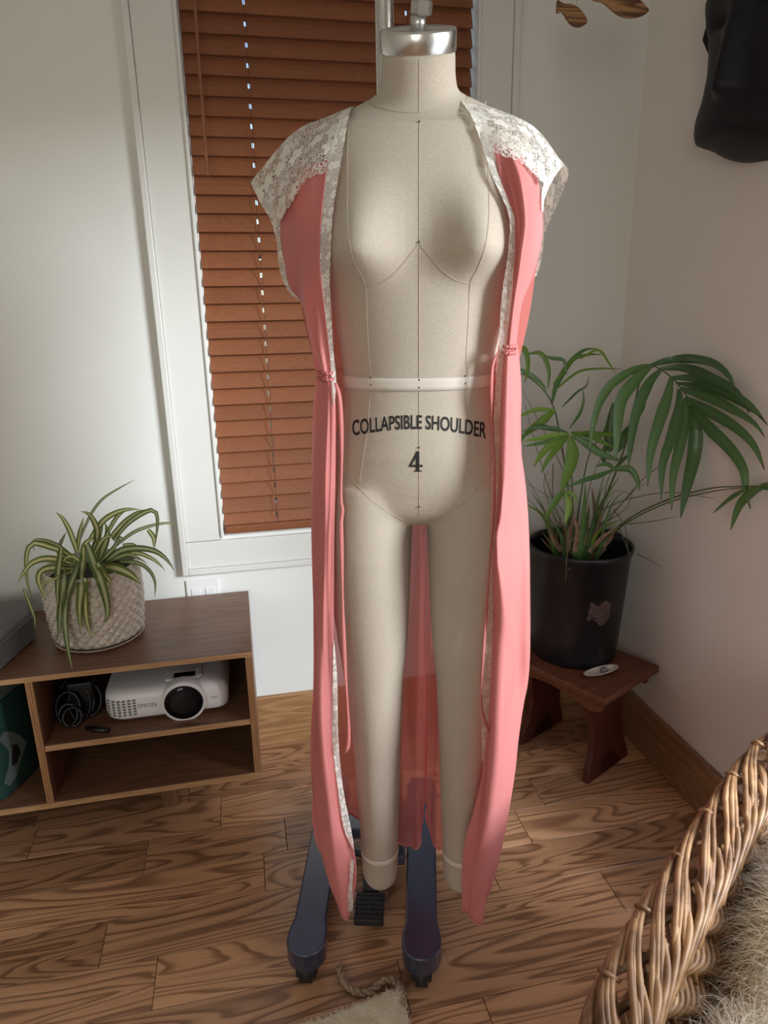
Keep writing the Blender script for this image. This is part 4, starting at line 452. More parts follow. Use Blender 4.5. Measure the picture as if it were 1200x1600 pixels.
# ------------------------------------------------------------------ wooden venetian blind
bl = thing('venetian_blind', 'brown wooden venetian blind closed in the white window frame', 'blind', ((OX0 + OX1) / 2, 1.963, OZ0))
bx0, bx1 = -.070, .663; mid = (OX0 + OX1) / 2; BY = 1.963
cordx = (.083, .487)
def slat_mesh():
    mb = MB(); tilt = math.radians(21); w = .0560; th = .0028
    st = [bx0]
    for c in cordx: st += [c - .0028, c + .0028]
    st.append(bx1)
    prof = []; hole = .0065
    for k, t in enumerate((-.5, -.13, .13, .5)): prof.append((t * w, 0.0016 * (1 - 4 * t * t)))
    def pt(x, u, off):     # u along the width (+ = top), off = outward to the room
        return (x - mid, -(off) * math.cos(tilt) + u * math.sin(tilt), u * math.cos(tilt) + off * math.sin(tilt))
    V = []; F = []
    for x in st:
        for side in (1, -1):
            for u, c in prof: V.append(pt(x, u, c + side * th / 2))
    def id(i, s, k): return i * 8 + (0 if s > 0 else 4) + k
    for i in range(len(st) - 1):
        holed = i in (1, 3)
        for k in range(3):
            if holed and k == 1: continue
            F.append((id(i, 1, k), id(i + 1, 1, k), id(i + 1, 1, k + 1), id(i, 1, k + 1)))
            F.append((id(i, -1, k), id(i, -1, k + 1), id(i + 1, -1, k + 1), id(i + 1, -1, k)))
        F.append((id(i, 1, 0), id(i, -1, 0), id(i + 1, -1, 0), id(i + 1, 1, 0))); F.append((id(i, 1, 3), id(i + 1, 1, 3), id(i + 1, -1, 3), id(i, -1, 3)))
        if holed:
            for a, b in (((i, 1), (i, 2)), ((i + 1, 2), (i + 1, 1)), ((i, 2), (i + 1, 2)), ((i + 1, 1), (i, 1))):
                F.append((id(a[0], 1, a[1]), id(b[0], 1, b[1]), id(b[0], -1, b[1]), id(a[0], -1, a[1])))
    for i in (0, len(st) - 1):
        f = [id(i, 1, k) for k in range(4)] + [id(i, -1, k) for k in (3, 2, 1, 0)]; F.append(tuple(f if i else f[::-1]))
    mb.add(V, F); return mb.mesh('slat', M['blind'], False)
sm = slat_mesh(); pitch = .04465; k = 0; z = .7455 + .0447 * .5
while z < 2.22:
    o = link('slat', sm, bl, (0, 0, z - OZ0 + random.uniform(-.0006, .0006)), (random.uniform(-.02, .02), 0, random.uniform(-.0012, .0012))); z += pitch
mb = MB(); mb.box(bx0 - mid, bx1 - mid, -.024, .008, .010, .034); build('bottom_rail', mb, M['blind'], bl, smooth=False, bevel=.005, seg=3)
mb = MB(); mb.box(bx0 - mid - .008, bx1 - mid + .008, -.02, .03, 1.50, 1.565); build('head_rail', mb, M['blind'], bl, smooth=False, bevel=.003)
for c in cordx:
    mb = MB(); pts = [(c - mid + .0022 * math.sin(i * 1.9), -.020 - .002 * math.sin(i), .02 + i * pitch * .5) for i in range(67)]; mb.tube(pts, .0009, 5); build('ladder_cord', mb, M['cord'], bl)
mb = MB(); mb.tube([(-.0345 - mid, -.048, .955), (-.0325 - mid, -.047, 1.2), (-.0285 - mid, -.045, 1.50)], [.0036, .0036, .0036], 6); mb.tube([(-.0285 - mid, -.045, 1.50), (-.028 - mid, -.03, 1.53)], .002, 5); build('tilt_wand', mb, M['blind'], bl, smooth=False)

# wall outlet
ot = thing('wall_outlet', 'white wall outlet plate under the window casing', 'outlet', (-.149, WY, .545))
boxo('plate', (-.047, .047, -.006, 0, -.040, .042), M['outlet'], ot, bevel=.002)
for sx in (-.02, .02): boxo('socket', (sx - .013, sx + .013, -.008, -.006, -.016, .016), M['outlet'], ot, bevel=.001)

# ------------------------------------------------------------------ media console
cn = thing('media_console', 'low walnut media console with plywood edges and open shelves', 'console', (-.6, 1.75, 0))
cox, coy = -.6, 1.75
def cb(n, x0, x1, y0, y1, z0, z1, m, p=cn, bevel=.001): return boxo(n, (x0 - cox, x1 - cox, y0 - coy, y1 - coy, z0, z1), m, p, bevel=bevel)
YF, YB, CL, CR = 1.55, 1.94, -1.20, -.017
def ply(n, x0, x1, y0, y1, z0, z1, m, edge):
    p = cb(n, x0, x1, y0, y1, z0, z1, m)
    # three visible plies along the front edge
    if z1 - z0 < x1 - x0:
        for a, b_ in ((.06, .34), (.38, .64), (.68, .94)): h = z1 - z0; cb('ply_edge', x0, x1, y0 - .0015, y0 + .0005, z0 + a * h, z0 + b_ * h, edge, p, 0).location = (0, 0, 0)
    else:
        for a, b_ in ((.06, .34), (.38, .64), (.68, .94)): h = x1 - x0; cb('ply_edge', x0 + a * h, x0 + b_ * h, y0 - .0015, y0 + .0005, z0, z1, edge, p, 0)
    return p
ply('top_panel', CL, CR, YF, YB, .530, .544, M['walnut'], M['ply'])
ply('bottom_panel', CL, CR, YF, YB, .180, .196, M['walnut'], M['ply'])
ply('side_panel', CR - .018, CR - .0005, YF + .001, YB, .196, .530, M['walnut_z'], M['ply_z']); ply('side_panel', CL, CL + .018, YF + .001, YB, .196, .530, M['walnut_z'], M['ply_z'])
ply('divider', -.539, -.521, YF + .001, YB - .01, .196, .530, M['walnut_z'], M['ply_z'])
ply('shelf', -.521, CR - .018, YF + .004, YB - .012, .338, .354, M['walnut'], M['ply'])
cb('shelf_cleat', -.46, -.10, YF + .06, YF + .08, .322, .338, M['walnut'])
mb = MB(); mb.box(-.539 + .6, CR + .6, .178, .19, .196, .530); mb.box(CL + .6, -.539 + .6, .178, .19, .196, .530); build('back_panel', mb, M['walnut'], cn, smooth=False)
for lx in (-.30, -1.0):
    for ly in (1.715, 1.87): cb('leg', lx, lx + .045, ly, ly + .03, .0, .18, M['walnut_z'], bevel=.003)

# ------------------------------------------------------------------ projector
pj = thing('projector', 'white projector with a large round black lens on the console shelf', 'projector', (-.235, 1.70, .354), 0)
def rr_outline(x0, x1, y0, y1, r, n=6, rfl=None):
    P = []
    for cx, cy, a0, rad in ((x1 - r, y1 - r, 0, r), (x0 + r, y1 - r, 90, r), (x0 + (rfl or r), y0 + (rfl or r), 180, rfl or r), (x1 - r, y0 + r, 270, r)):
        for k in range(n + 1): a = math.radians(a0 + 90 * k / n); P.append((cx + rad * math.cos(a), cy + rad * math.sin(a)))
    return P
mb = MB(); base = rr_outline(-.155, .150, -.10, .12, .028, 6, .045); n = len(base); V = []; F = []
lev = [(.012, .93), (.018, .985), (.030, 1.0), (.062, 1.0), (.078, .97), (.086, .90), (.090, .80)]
for z_, sc in lev: V += [(x * sc - (.002 if z_ > .07 else 0), (y - .01) * (sc if y > 0 else min(1, sc + .012)) + .01, z_) for x, y in base]
for i in range(len(lev) - 1): F += [(i * n + k, i * n + (k + 1) % n, (i + 1) * n + (k + 1) % n, (i + 1) * n + k) for k in range(n)]
F += [tuple(range(n))[::-1], tuple((len(lev) - 1) * n + k for k in range(n))]
mb.add(V, F); build('body', mb, M['white'], pj)
def disc_y(mb, c, prof, n=40):   # lathe around the y axis facing the viewer
    V = []; F = []
    for r, d in prof:
        for k in range(n): a = 2 * PI * k / n; V.append((c[0] + r * math.cos(a), c[1] + d, c[2] + r * math.sin(a)))
    for i in range(len(prof) - 1): F += [(i * n + k, i * n + (k + 1) % n, (i + 1) * n + (k + 1) % n, (i + 1) * n + k) for k in range(n)]
    F.append(tuple((len(prof) - 1) * n + k for k in range(n))); mb.add(V, F)
mb = MB(); disc_y(mb, (.040, -.10, .050), [(.056, .02), (.056, -.004), (.054, -.012), (.048, -.014), (.047, -.006)]); build('lens_ring', mb, M['white'], pj)
mb = MB(); disc_y(mb, (.040, -.10, .050), [(.0475, .0), (.0475, -.012), (.046, -.0145), (.03, -.0160)]); build('lens', mb, M['lens'], pj)
mb = MB()
for r_ in range(6):
    for c_ in range(6):
        ang = math.radians(-62 + c_ * 13); X_ = -.112 - .046 * math.cos(ang) if False else -.146 + c_ * .0125; d_ = -.1015 + max(0, (-.118 - X_)) ** 2 * 18
        mb.box(X_, X_ + .007, d_ - .001, d_ + .004, .026 + r_ * .0078, .0295 + r_ * .0078)
build('vent_slots', mb, M['grey'], pj, smooth=False)['kind'] = 'stuff'
mb = MB(); mb.box(.015, .068, -.062, -.030, .0875, .0905); build('lens_shift_window', mb, M['blackplastic'], pj, smooth=False)
mb = MB(); mb.box(-.005, .080, -.066, -.058, .086, .094); mb.box(-.005, .012, -.058, -.02, .088, .094); mb.box(.071, .085, -.058, -.02, .088, .094); build('lens_shroud', mb, M['white'], pj, smooth=False, bevel=.002)
mb = MB(); mb.tube([(.0, -.085, .083), (.09, -.084, .083)], .003, 8); build('cover_slider', mb, M['white'], pj)
for x_, y_ in ((.0, -.07), (-.12, .07), (.11, .07), (.11, -.07)):
    mb = MB(); mb.lathe([(.010, 0), (.010, .013)], 14, (x_, y_, 0)); build('foot', mb, M['blackplastic'], pj)
def text_mesh(body, size, name, mat, parent, loc, rot, res=3, extr=.0002, bold=0):
    cu = bpy.data.curves.new(name, 'FONT'); cu.body = body; cu.size = size; cu.extrude = extr; cu.align_x = 'CENTER'; cu.resolution_u = res; cu.offset = bold
    to = bpy.data.objects.new(name + '_tmp', cu); COL.objects.link(to); bpy.context.view_layer.update()
    me = bpy.data.meshes.new_from_object(to.evaluated_get(bpy.context.evaluated_depsgraph_get())); bpy.data.objects.remove(to)
    me.name = name
    if mat:
        me.materials.clear(); me.materials.append(mat); return link(name, me, parent, loc, rot)
    return me
text_mesh('EPSON', .0150, 'maker_lettering', M['grey'], pj, (-.050, -.1004, .043), (PI / 2, 0, 0))
text_mesh('3LCD', .0065, 'front_lettering', M['grey'], pj, (.115, -.1004, .046), (PI / 2, 0, 0))

# cables on the shelf
cbx = thing('cable_bundle', 'bundle of glossy black cables beside the projector', 'cables', (-.455, 1.66, .354))
for i in range(9):
    mb = MB(); c = Vector((random.uniform(-.03, .03), random.uniform(-.04, .05), 0)); r0 = random.uniform(.018, .034); ph = random.random() * 6; hh = random.uniform(.03, .11); tl = random.uniform(-.8, .8)
    pts = []
    for t in np.linspace(0, 2 * PI * random.uniform(.8, 1.3), 22):
        p = Vector((r0 * math.cos(t + ph), r0 * .5 * math.sin(t + ph) * math.cos(tl), hh * .5 * (1 + math.sin(t * 1.0 + ph)) * .9 + .005)) + c
        pts.append(p)
    mb.tube(pts, .0042, 7); build('cable', mb, M['cable'], cbx)
mb = MB(); mb.tube([(.02, -.06, .006), (.05, -.075, .006), (.078, -.085, .007)], [.005, .0075, .006], 8); build('plug', mb, M['blackplastic'], cbx)
mb = MB(); mb.box(-.03, .035, .0, .06, .0, .10); build('power_brick', mb, M['cable'], cbx, smooth=False, bevel=.006, seg=3)

# grey felt cushion on the left end of the console, teal box in the left bay
fc = thing('felt_cushion', 'dark grey felt cushion at the left end of the console top', 'cushion', (-.78, 1.72, .544))
mb = MB(); mb.prism([(-.2, -.16), (.176, -.155), (.22, .03), (.185, .128), (-.2, .135)], .001, .076); build('felt_pad', mb, M['felt'], fc, bevel=.012, seg=4)
mb = MB(); mb.tube([(-.2, -.163, .066), (.18, -.158, .066), (.2235, .03, .066), (.19, .131, .066), (-.2, .138, .066)], .003, 6); build('piping', mb, M['felt'], fc)
tb = thing('fabric_box', 'teal fabric storage box with a grey shark print in the console bay', 'box', (-.74, 1.72, .196))
mb = MB(); mb.prism([(-.14, -.14), (.10, -.14), (.145, -.03), (.145, .13), (-.14, .13)], .0, .255); build('box_body', mb, M['teal'], tb, bevel=.012, seg=3)
mb = MB(); mb.prism([(-.142, -.142), (.102, -.142), (.147, -.03), (.147, .132), (-.142, .132)], .257, .285); build('lid', mb, M['tealgrey'], tb, bevel=.005, seg=2)
# printed shark head on the slanting front face
fdir = Vector((.045, .11, 0)).normalized(); fn = Vector((fdir.y, -fdir.x, 0))
Mf = Matrix((( fdir.x, 0, fn.x, .10), (fdir.y, 0, fn.y, -.14), (0, 1, 0, 0), (0, 0, 0, 1)))
mb = MB(); mb.prism([(.005, .05), (.02, .03), (.05, .04), (.075, .075), (.10, .10), (.085, .13), (.06, .16), (.035, .175), (.015, .165), (.03, .14), (.04, .115), (.03, .08)], .0005, .0012, Mf); build('shark_print', mb, M['tealgrey'], tb, smooth=False)
mb = MB(); mb.prism([(.038, .075), (.055, .07), (.075, .09), (.07, .115), (.055, .125), (.045, .10)], .0013, .0018, Mf); build('shark_mouth_print', mb, M['ink'], tb, smooth=False)

# ------------------------------------------------------------------ leaves
def ribbon(pts, width, n=14, view=Vector((-.25, -.9, .35)), fold=.25, twist=0, base=.45, tipp=2.2, tip0=0.0, sharp=1.2):
    """tapering leaf blade with a folded midrib; width in metres"""
    P = resample(pts, n); MBx = MB(); G = np.zeros((n, 5, 3))
    for i in range(n):
        t = i / (n - 1); T_ = Vector(P[min(i + 1, n - 1)] - P[max(i - 1, 0)]).normalized()
        s = T_.cross(view); s = s.normalized() if s.length > 1e-4 else T_.orthogonal().normalized(); nn = s.cross(T_).normalized()
        a = twist * (t - .3); s2 = s * math.cos(a) + nn * math.sin(a); n2 = nn * math.cos(a) - s * math.sin(a)
        w = width * .5 * min(1, base + (1 - base) * (t / .3) ** .8 if t < .3 else 1) * max(0.03, (1 - t ** tipp)) ** (1 / sharp)
        for j, q in enumerate((-1, -.5, 0, .5, 1)): G[i, j] = Vector(P[i]) + s2 * (w * q) + n2 * (w * fold * (abs(q) - .5))
    MBx.grid(G); return MBx
# spider plant in quilted pot
PC = (-.400, 1.735)
sp = thing('spider_plant', 'variegated spider plant in a quilted beige ceramic pot on the console', 'plant', (PC[0], PC[1], .544))
mb = MB(); mb.lathe([(.06, 0), (.100, .002), (.110, .009), (.108, .011), (.100, .0065), (.02, .006)], 48); build('saucer', mb, M['saucer'], sp)
NT, NZ = 224, 60; NDi = 26
G = np.zeros((NZ, NT, 3))
for i in range(NZ):
    t = i / (NZ - 1); zz = .008 + t * .192
    r0 = .104 + .012 * math.sin(min(1, t * 1.15) * PI * .55) - .010 * max(0, t - .55) ** 1.0
    if t < .08: r0 -= .010 * (1 - t / .08) ** 2
    for j in range(NT):
        th = 2 * PI * j / NT; u = th * NDi / (2 * PI); vv = zz / .0262
        p = (u + vv) % 1; q = (u - vv) % 1; d = min(abs(p - .5), abs(q - .5)); hgt = (1 - 2 * max(abs(p - .5), abs(q - .5)))
        env = min(1, t / .05, (1 - t) / .03); rad = r0 + .0078 * hgt * max(0, env)
        G[i, j] = (rad * math.cos(th), rad * math.sin(th), zz)
mb = MB(); mb.grid(G, closed=True)
mb.lathe([(.113, .200), (.107, .200), (.104, .17)], 48, cap0=False, cap1=False); build('pot', mb, M['pot'], sp, smooth=False)
mb = MB(); mb.lathe([(.0, .165), (.05, .172), (.1045, .168)], 32, cap0=False, cap1=False); build('soil', mb, M['soil'], sp)
for pts, w in T['spider']:
    P = [Vector(p) - Vector((PC[0], PC[1], .544)) for p in pts]
    mb = ribbon([tuple(p) for p in P], w * .00136, 16, fold=.35, twist=random.uniform(-.5, .5), base=.7, tipp=3.2, sharp=1.1)
    build('leaf', mb, M['spider'], sp)
fl1 = tag(build('fallen_leaf', ribbon([(-.612, 1.69, .5465), (-.603, 1.735, .553), (-.597, 1.785, .556)], .012, 8, Vector((0, -.5, 1)), base=.3), M['spider']), 'pale fallen leaf lying on the console beside the cushion', 'leaf')

# ------------------------------------------------------------------ stool with black bucket palm
SA = math.atan2(.133, .255)       # direction of its short side
st = thing('step_stool', 'small reddish brown wooden stool in the corner under the potted palm', 'stool', (.905, 1.467, 0), SA)
SW, SL, SH = .286, .385, .320
mb = MB(); mb.box(0, SW, 0, SL, SH - .022, SH); build('seat_board', mb, M['stool'], st, smooth=False, bevel=.006, seg=3)
def endpanel(y0, tilt):
    # end board with waisted sides and an arched foot cut-out, in (x, z)
    prof = [(.045, SH - .022), (.055, .22), (.072, .15), (.066, .09), (.045, .04), (.035, .0), (.085, .0), (.10, .045), (.143, .075)]
    prof += [(SW - x, z) for x, z in prof[::-1][1:]]
    mb = MB(); n = len(prof); V = []
    for d in (0, .02): V += [(x, y0 + d + tilt * (SH - z), z) for x, z in prof]
    # triangulated as strips from mirror pairs
    F = []; h = n // 2
    def cap(o, flip):
        R = []
        for i in range(h): R.append((o + i, o + i + 1, o + n - 2 - i, o + n - 1 - i) if i < h - 1 else (o + i, o + i + 1, o + n - 1 - i))
        return [f[::-1] if flip else f for f in R]
    F += cap(0, True) + cap(n, False) + [(i, (i + 1) % n, n + (i + 1) % n, n + i) for i in range(n)]
    mb.add(V, F); return mb
build('leg_panel', endpanel(.085, -.10), M['stool_leg'], st, smooth=False, bevel=.003); build('leg_panel', endpanel(SL - .105, .06), M['stool_leg'], st, smooth=False, bevel=.003)
for x_ in (.018, SW - .036):
    mb = MB(); pr = [(.02, SH - .022)]; 
    pr += [(SL - .02, SH - .022), (SL - .02, SH - .05), (SL - .05, SH - .062), (SL - .12, SH - .05), (SL * .5, SH - .042), (.12, SH - .05), (.05, SH - .066), (.02, SH - .055)]
    mb.prism(pr, x_, x_ + .016, Matrix(((0, 0, 1, 0), (1, 0, 0, 0), (0, 1, 0, 0), (0, 0, 0, 1)))); build('apron', mb, M['stool'], st, smooth=False, bevel=.002)

BC = (.955, 1.748)
pp = thing('potted_palm', 'green palm growing in a tall black plastic bucket on the stool', 'plant', (BC[0], BC[1], SH))
mb = MB(); mb.lathe([(.118, .0), (.124, .004), (.126, .012), (.1265, .02), (.145, .335), (.150, .338), (.152, .350), (.149, .356), (.144, .352), (.142, .335), (.136, .25)], 64, cap1=False); build('bucket', mb, M['bucket'], pp)
mb = MB(); mb.lathe([(.0, .268), (.06, .272), (.10, .264), (.138, .258)], 32, cap0=False, cap1=False); build('soil', mb, M['soil'], pp)
for a in (-2.25, .45):
    mb = MB(); mb.lathe([(.004, -.004), (.0055, 0), (.004, .004)], 10); o = build('handle_lug', mb, M['blackplastic'], pp, loc=(.1505 * math.cos(a), .1505 * math.sin(a), .325), rot=(PI / 2, 0, a + PI / 2))
mb = MB(); mb.tube([(.151 * math.cos(a), .151 * math.sin(a), .34 + .02 * math.sin((a + .1) * 3.2)) for a in np.linspace(-.1, .9, 12)], .003, 6); build('bucket_handle', mb, M['blackplastic'], pp)
# torn label residue on the bucket front
G = np.zeros((9, 9, 3))
for i in range(9):
    for j in range(9):
        th = -1.84 + .52 * (j / 8) + .02 * math.sin(i * 2.1) ; zz = .158 + (.060 + .008 * math.sin(j * 1.3)) * i / 8 + (.012 * math.sin(j * .9) if i < 2 else 0); th += .05 * (1 if j == 0 else 0) * (i / 8)
        r = .1265 + (.0185) * (zz - .02) / .315 + .0006; G[i, j] = (r * math.cos(th), r * math.sin(th), zz)
mb = MB(); mb.grid(G); build('label_residue', mb, M['label'], pp)
off = Vector((BC[0], BC[1], SH))
pv = Vector((-.45, -.8, .30))
for fi, fr in enumerate(T['fronds']):
    mb = MB(); Pst = resample([tuple(Vector(p) - off) for p in fr['stem']], 26); mb.tube(Pst, [.001 * fr['r'] * (1.35 - .85 * i / 25) for i in range(26)], 7)
    so = build('frond', mb, M['stem'], pp)
    for pts, w in fr['leaves']:
        mb = ribbon([tuple(Vector(p) - off) for p in pts], w * .00112, 16, pv, fold=.30, twist=random.uniform(-.35, .35), base=.30, tipp=2.6, sharp=1.25)
        build('leaflet', mb, M['palm_bright'] if fi in (3, 4, 7) and random.random() < .65 else M['palm'], so)
for pts in T['thin']:
    mb = MB(); mb.tube(resample([tuple(Vector(p) - off) for p in pts], 12), [.0016 * (1 - .6 * i / 11) for i in range(12)], 5); build('bare_stem', mb, M['thinstem'], pp)
for pts in T['sheath']:
    mb = ribbon([tuple(Vector(p) - off) for p in pts], .015, 9, pv, fold=.6, base=.9, tipp=2.5); build('dry_sheath', mb, M['dry'], pp)
for i in range(30):     # crowded young shoots and narrow leaves rising from the soil
    a = random.uniform(-3.4, .3); r_ = random.uniform(.005, .06); x_, y_ = -.01 + r_ * math.cos(a), r_ * math.sin(a); h_ = random.uniform(.12, .34); o_ = random.uniform(.03, .13)
    mid_ = (x_ + o_ * .45 * math.cos(a), y_ + o_ * .45 * math.sin(a), .262 + h_ * .62); end_ = (x_ + o_ * math.cos(a), y_ + o_ * math.sin(a) * .8, .262 + h_ * random.uniform(.75, 1.0))
    if end_[0] + BC[0] > 1.12: continue
    if i % 3 == 0: mb = MB(); mb.tube(resample([(x_, y_, .262), mid_, end_], 10), [.0022 * (1 - .5 * q / 9) for q in range(10)], 5); build('bare_stem', mb, M['thinstem'], pp)
    else: mb = ribbon([(x_, y_, .262), mid_, end_], random.uniform(.009, .019), 12, pv, fold=.3, base=.35, tipp=2.4); build('shoot', mb, random.choice((M['palm'], M['palm'], M['palm_bright'])), pp)
for i in range(12):
    a = random.random() * 6.28; r_ = random.uniform(.01, .05); x_, y_ = -.015 + r_ * math.cos(a), r_ * math.sin(a); h_ = random.uniform(.07, .17)
    mb = ribbon([(x_, y_, .262), (x_ * 1.3, y_ * 1.3, .262 + h_ * .6), (x_ * 1.6 + random.uniform(-.03, .03), y_ * 1.6, .262 + h_)], random.uniform(.008, .014), 9, pv, fold=.6, base=.9, tipp=2.5); build('dry_sheath', mb, M['dry'], pp)
for i in range(26):     # brown bases of the canes
    a = random.random() * 6.28; r = random.random() * .045; x_, y_ = -.01 + r * math.cos(a), r * math.sin(a); h_ = random.uniform(.05, .16)
    mb = MB(); mb.tube([(x_, y_, .262), (x_ * 1.3 + random.uniform(-.012, .012), y_ * 1.3, .262 + h_ * .5), (x_ * 1.8 + random.uniform(-.03, .03), y_ * 1.8, .262 + h_)], [.0045, .0038, .002], 6); build('cane_base', mb, M['dry'], pp)
sh = thing('shell_dish', 'small white shell dish beside the black bucket on the stool', 'shell', (.965, 1.596, SH))
G = np.zeros((8, 20, 3))
for i in range(8):
    for j in range(20):
        a = 2 * PI * j / 20; r = .052 * (i / 7) * (1 + .12 * math.cos(2 * a)); G[i, j] = (r * math.cos(a) * 1.05, r * math.sin(a) * .42, .0025 + .012 * (i / 7) ** 2)
mb = MB(); mb.grid(G, closed=True); build('dish', mb, M['shell'], sh, solid=.0025, rot=(0, 0, .2))
mb = MB(); mb.lathe([(.001, .004), (.010, .006), (.012, .011), (.006, .018), (.001, .020)], 14, (.012, .004, 0)); build('pebble', mb, M['grey'], sh)

# ------------------------------------------------------------------ dress form
FB = Vector((.286, 1.08, 0)); FR = math.radians(-15)
df = thing('dress_form', 'linen dress form with legs on a wheeled black stand, lettered COLLAPSIBLE SHOULDER', 'dress form', FB, FR)
TR = [  # z, half width, front depth, back depth, exponent
 (1.698, .0525, -.0520, .0525, 2.0), (1.668, .0530, -.0525, .055, 2.0), (1.648, .0560, -.055, .060, 2.0), (1.641, .060, -.0565, .062, 2.0), (1.636, .076, -.060, .064, 1.95), (1.626, .102, -.064, .068, 1.9), (1.610, .122, -.070, .074, 1.9),
 (1.596, .147, -.077, .080, 1.95), (1.580, .162, -.082, .087, 2.0), (1.564, .167, -.088, .093, 2.0), (1.545, .167, -.094, .098, 2.0), (1.520, .164, -.100, .102, 2.0), (1.490, .159, -.104, .104, 2.1), (1.460, .155, -.106, .103, 2.2),
 (1.430, .1515, -.105, .100, 2.3), (1.400, .145, -.103, .096, 2.3), (1.360, .1375, -.099, .091, 2.3), (1.320, .130, -.094, .086, 2.25), (1.280, .1235, -.089, .081, 2.2), (1.240, .1205, -.086, .079, 2.2), (1.205, .1235, -.088, .085, 2.2),
 (1.165, .133, -.093, .097, 2.2), (1.125, .145, -.097, .110, 2.2), (1.085, .156, -.094, .122, 2.25), (1.050, .162, -.084, .127, 2.25), (1.028, .150, -.076, .118, 2.3), (1.015, .13, -.060, .10, 2.2), (1.004, .09, -.04, .075, 2.1)]
def torso():
    A_ = np.array(TR); zs = np.concatenate([np.linspace(1.698, 1.55, 36), np.linspace(1.547, 1.004, 84)]); zz = A_[::-1, 0]
    def itp(k): return np.interp(zs, zz, A_[::-1, k])
    def sm(a):
        for _ in range(2): b = a.copy(); b[1:-1] = .25 * a[:-2] + .5 * a[1:-1] + .25 * a[2:]; a = b
        return a
    w, yf, yb, e = sm(itp(1)), sm(itp(2)), sm(itp(3)), itp(4); n = 72; G = np.zeros((len(zs), n, 3))
    for i, z_ in enumerate(zs):
        for j in range(n):
            th = 2 * PI * j / n; c, s_ = math.cos(th), math.sin(th); p = 2 / e[i]
            x = w[i] * math.copysign(abs(c) ** p, c); y = (yb[i] if s_ > 0 else -yf[i]) * math.copysign(abs(s_) ** p, s_)
            if s_ < 0.25:   # bust
                for sg in (-1, 1):
                    dx = (x - sg * .083); dz = z_ - 1.428
                    g = math.exp(-(dx / (.047 if abs(x) < .083 else .058)) ** 2) * math.exp(-(dz / (.078 if dz > 0 else .036)) ** 2)
                    y -= .046 * g * min(1, max(0, .35 - s_ * 1.2)); x += sg * .006 * g
            else: y += .012 * math.exp(-((z_ - 1.04) / .06) ** 2) * math.exp(-((abs(x) - .07) / .05) ** 2)
            q = min(1, max(0, (z_ - 1.585) / .055)); q = q * q * (3 - 2 * q)
            G[i, j] = (x, y, z_ + .43 * q * y)
    mb = MB(); mb.grid(G[::-1], closed=True); mb.f.append(tuple(range(n))[::-1]); m = len(zs); mb.f.append(tuple((m - 1) * n + k for k in range(n))); return mb
LG = [(1.075, .086, .076, .018, .108), (1.04, .0875, .0785, .018, .108), (1.00, .0900, .0785, .016, .105), (.97, .0905, .0775, .014, .102), (.94, .0900, .0755, .012, .096), (.86, .0880, .0705, .010, .084), (.77, .0855, .0630, .006, .074), (.69, .0845, .0540, .004, .065), (.60, .0825, .0485, .004, .058), (.54, .0822, .0455, .008, .056),
 (.47, .0822, .0440, .012, .056), (.40, .0820, .0410, .012, .050), (.33, .0820, .0380, .009, .043), (.28, .0818, .0365, .006, .0395), (.252, .0816, .0355, .004, .0375), (.235, .0815, .032, .004, .034), (.225, .0815, .024, .004, .026), (.221, .0815, .012, .004, .014)]
mb = torso()
for sg in (-1, 1):
    zz = np.concatenate([np.linspace(1.075, .26, 63), np.linspace(.25, .221, 10)]); A_ = np.array(LG)[::-1]; n = 40; G = np.zeros((len(zz), n, 3))
    it = lambda k: np.interp(zz, A_[:, 0], A_[:, k])
    cx_, rx, cy_, ry = it(1), it(2), it(3), it(4)
    for i, z_ in enumerate(zz):
        for j in range(n): th = 2 * PI * j / n; G[i, j] = (sg * cx_[i] + rx[i] * math.cos(th), cy_[i] + ry[i] * math.sin(th), z_)
    o0 = len(mb.v); mb.grid(G[::-1], closed=True); mb.f.append(tuple(o0 + k for k in range(n))[::-1]); mb.f.append(tuple(o0 + (len(zz) - 1) * n + k for k in range(n)))
tmp = link('tmp_body', mb.mesh('tmp', None))
md = tmp.modifiers.new('r', 'REMESH'); md.mode = 'VOXEL'; md.voxel_size = .0040; md.use_smooth_shade = True
md = tmp.modifiers.new('s', 'SMOOTH'); md.factor = .5; md.iterations = 5
bpy.context.view_layer.update(); dg = bpy.context.evaluated_depsgraph_get()
bme = bpy.data.meshes.new_from_object(tmp.evaluated_get(dg)); bpy.data.objects.remove(tmp); bme.name = 'body'
bme.materials.clear(); bme.materials.append(M['linen']); bme.polygons.foreach_set('use_smooth', np.ones(len(bme.polygons), bool))
bm = bmesh.new(); bm.from_mesh(bme)
for _ in range(30): bmesh.ops.smooth_vert(bm, verts=[v for v in bm.verts if .955 < v.co.z < 1.12 and v.co.y < .02], factor=.5, use_axis_x=True, use_axis_y=True, use_axis_z=False)
bm.to_mesh(bme); bm.free(); bme.polygons.foreach_set('use_smooth', np.ones(len(bme.polygons), bool))
body = link('body', bme, df)
bvh = BVHTree.FromPolygons([v.co for v in bme.vertices], [tuple(p.vertices) for p in bme.polygons])
def surf(x, z, off_=0, back=False):
    h = bvh.ray_cast(Vector((x, .6 if back else -.6, z)), Vector((0, -1 if back else 1, 0)))
    if h[0] is None: return None
    return h[0] + h[1] * off_
def radial(a, z, off_):
    d = Vector((math.cos(a), math.sin(a), 0)); h = bvh.ray_cast(Vector((0, 0, z)) + d * .6, -d)
    return h[0] + h[1] * off_ if h[0] is not None else Vector((0, 0, z))
for cv in T['seams']:
    C2 = resample([(x, z, 0) for x, z in cv], max(8, len(cv) * 7)); pts = [surf(x, z, .0001) for x, z, _ in C2]; pts = [p for p in pts if p is not None]
    mb = MB(); mb.tube(pts, .00055, 6); build('seam', mb, M['thread'], body)
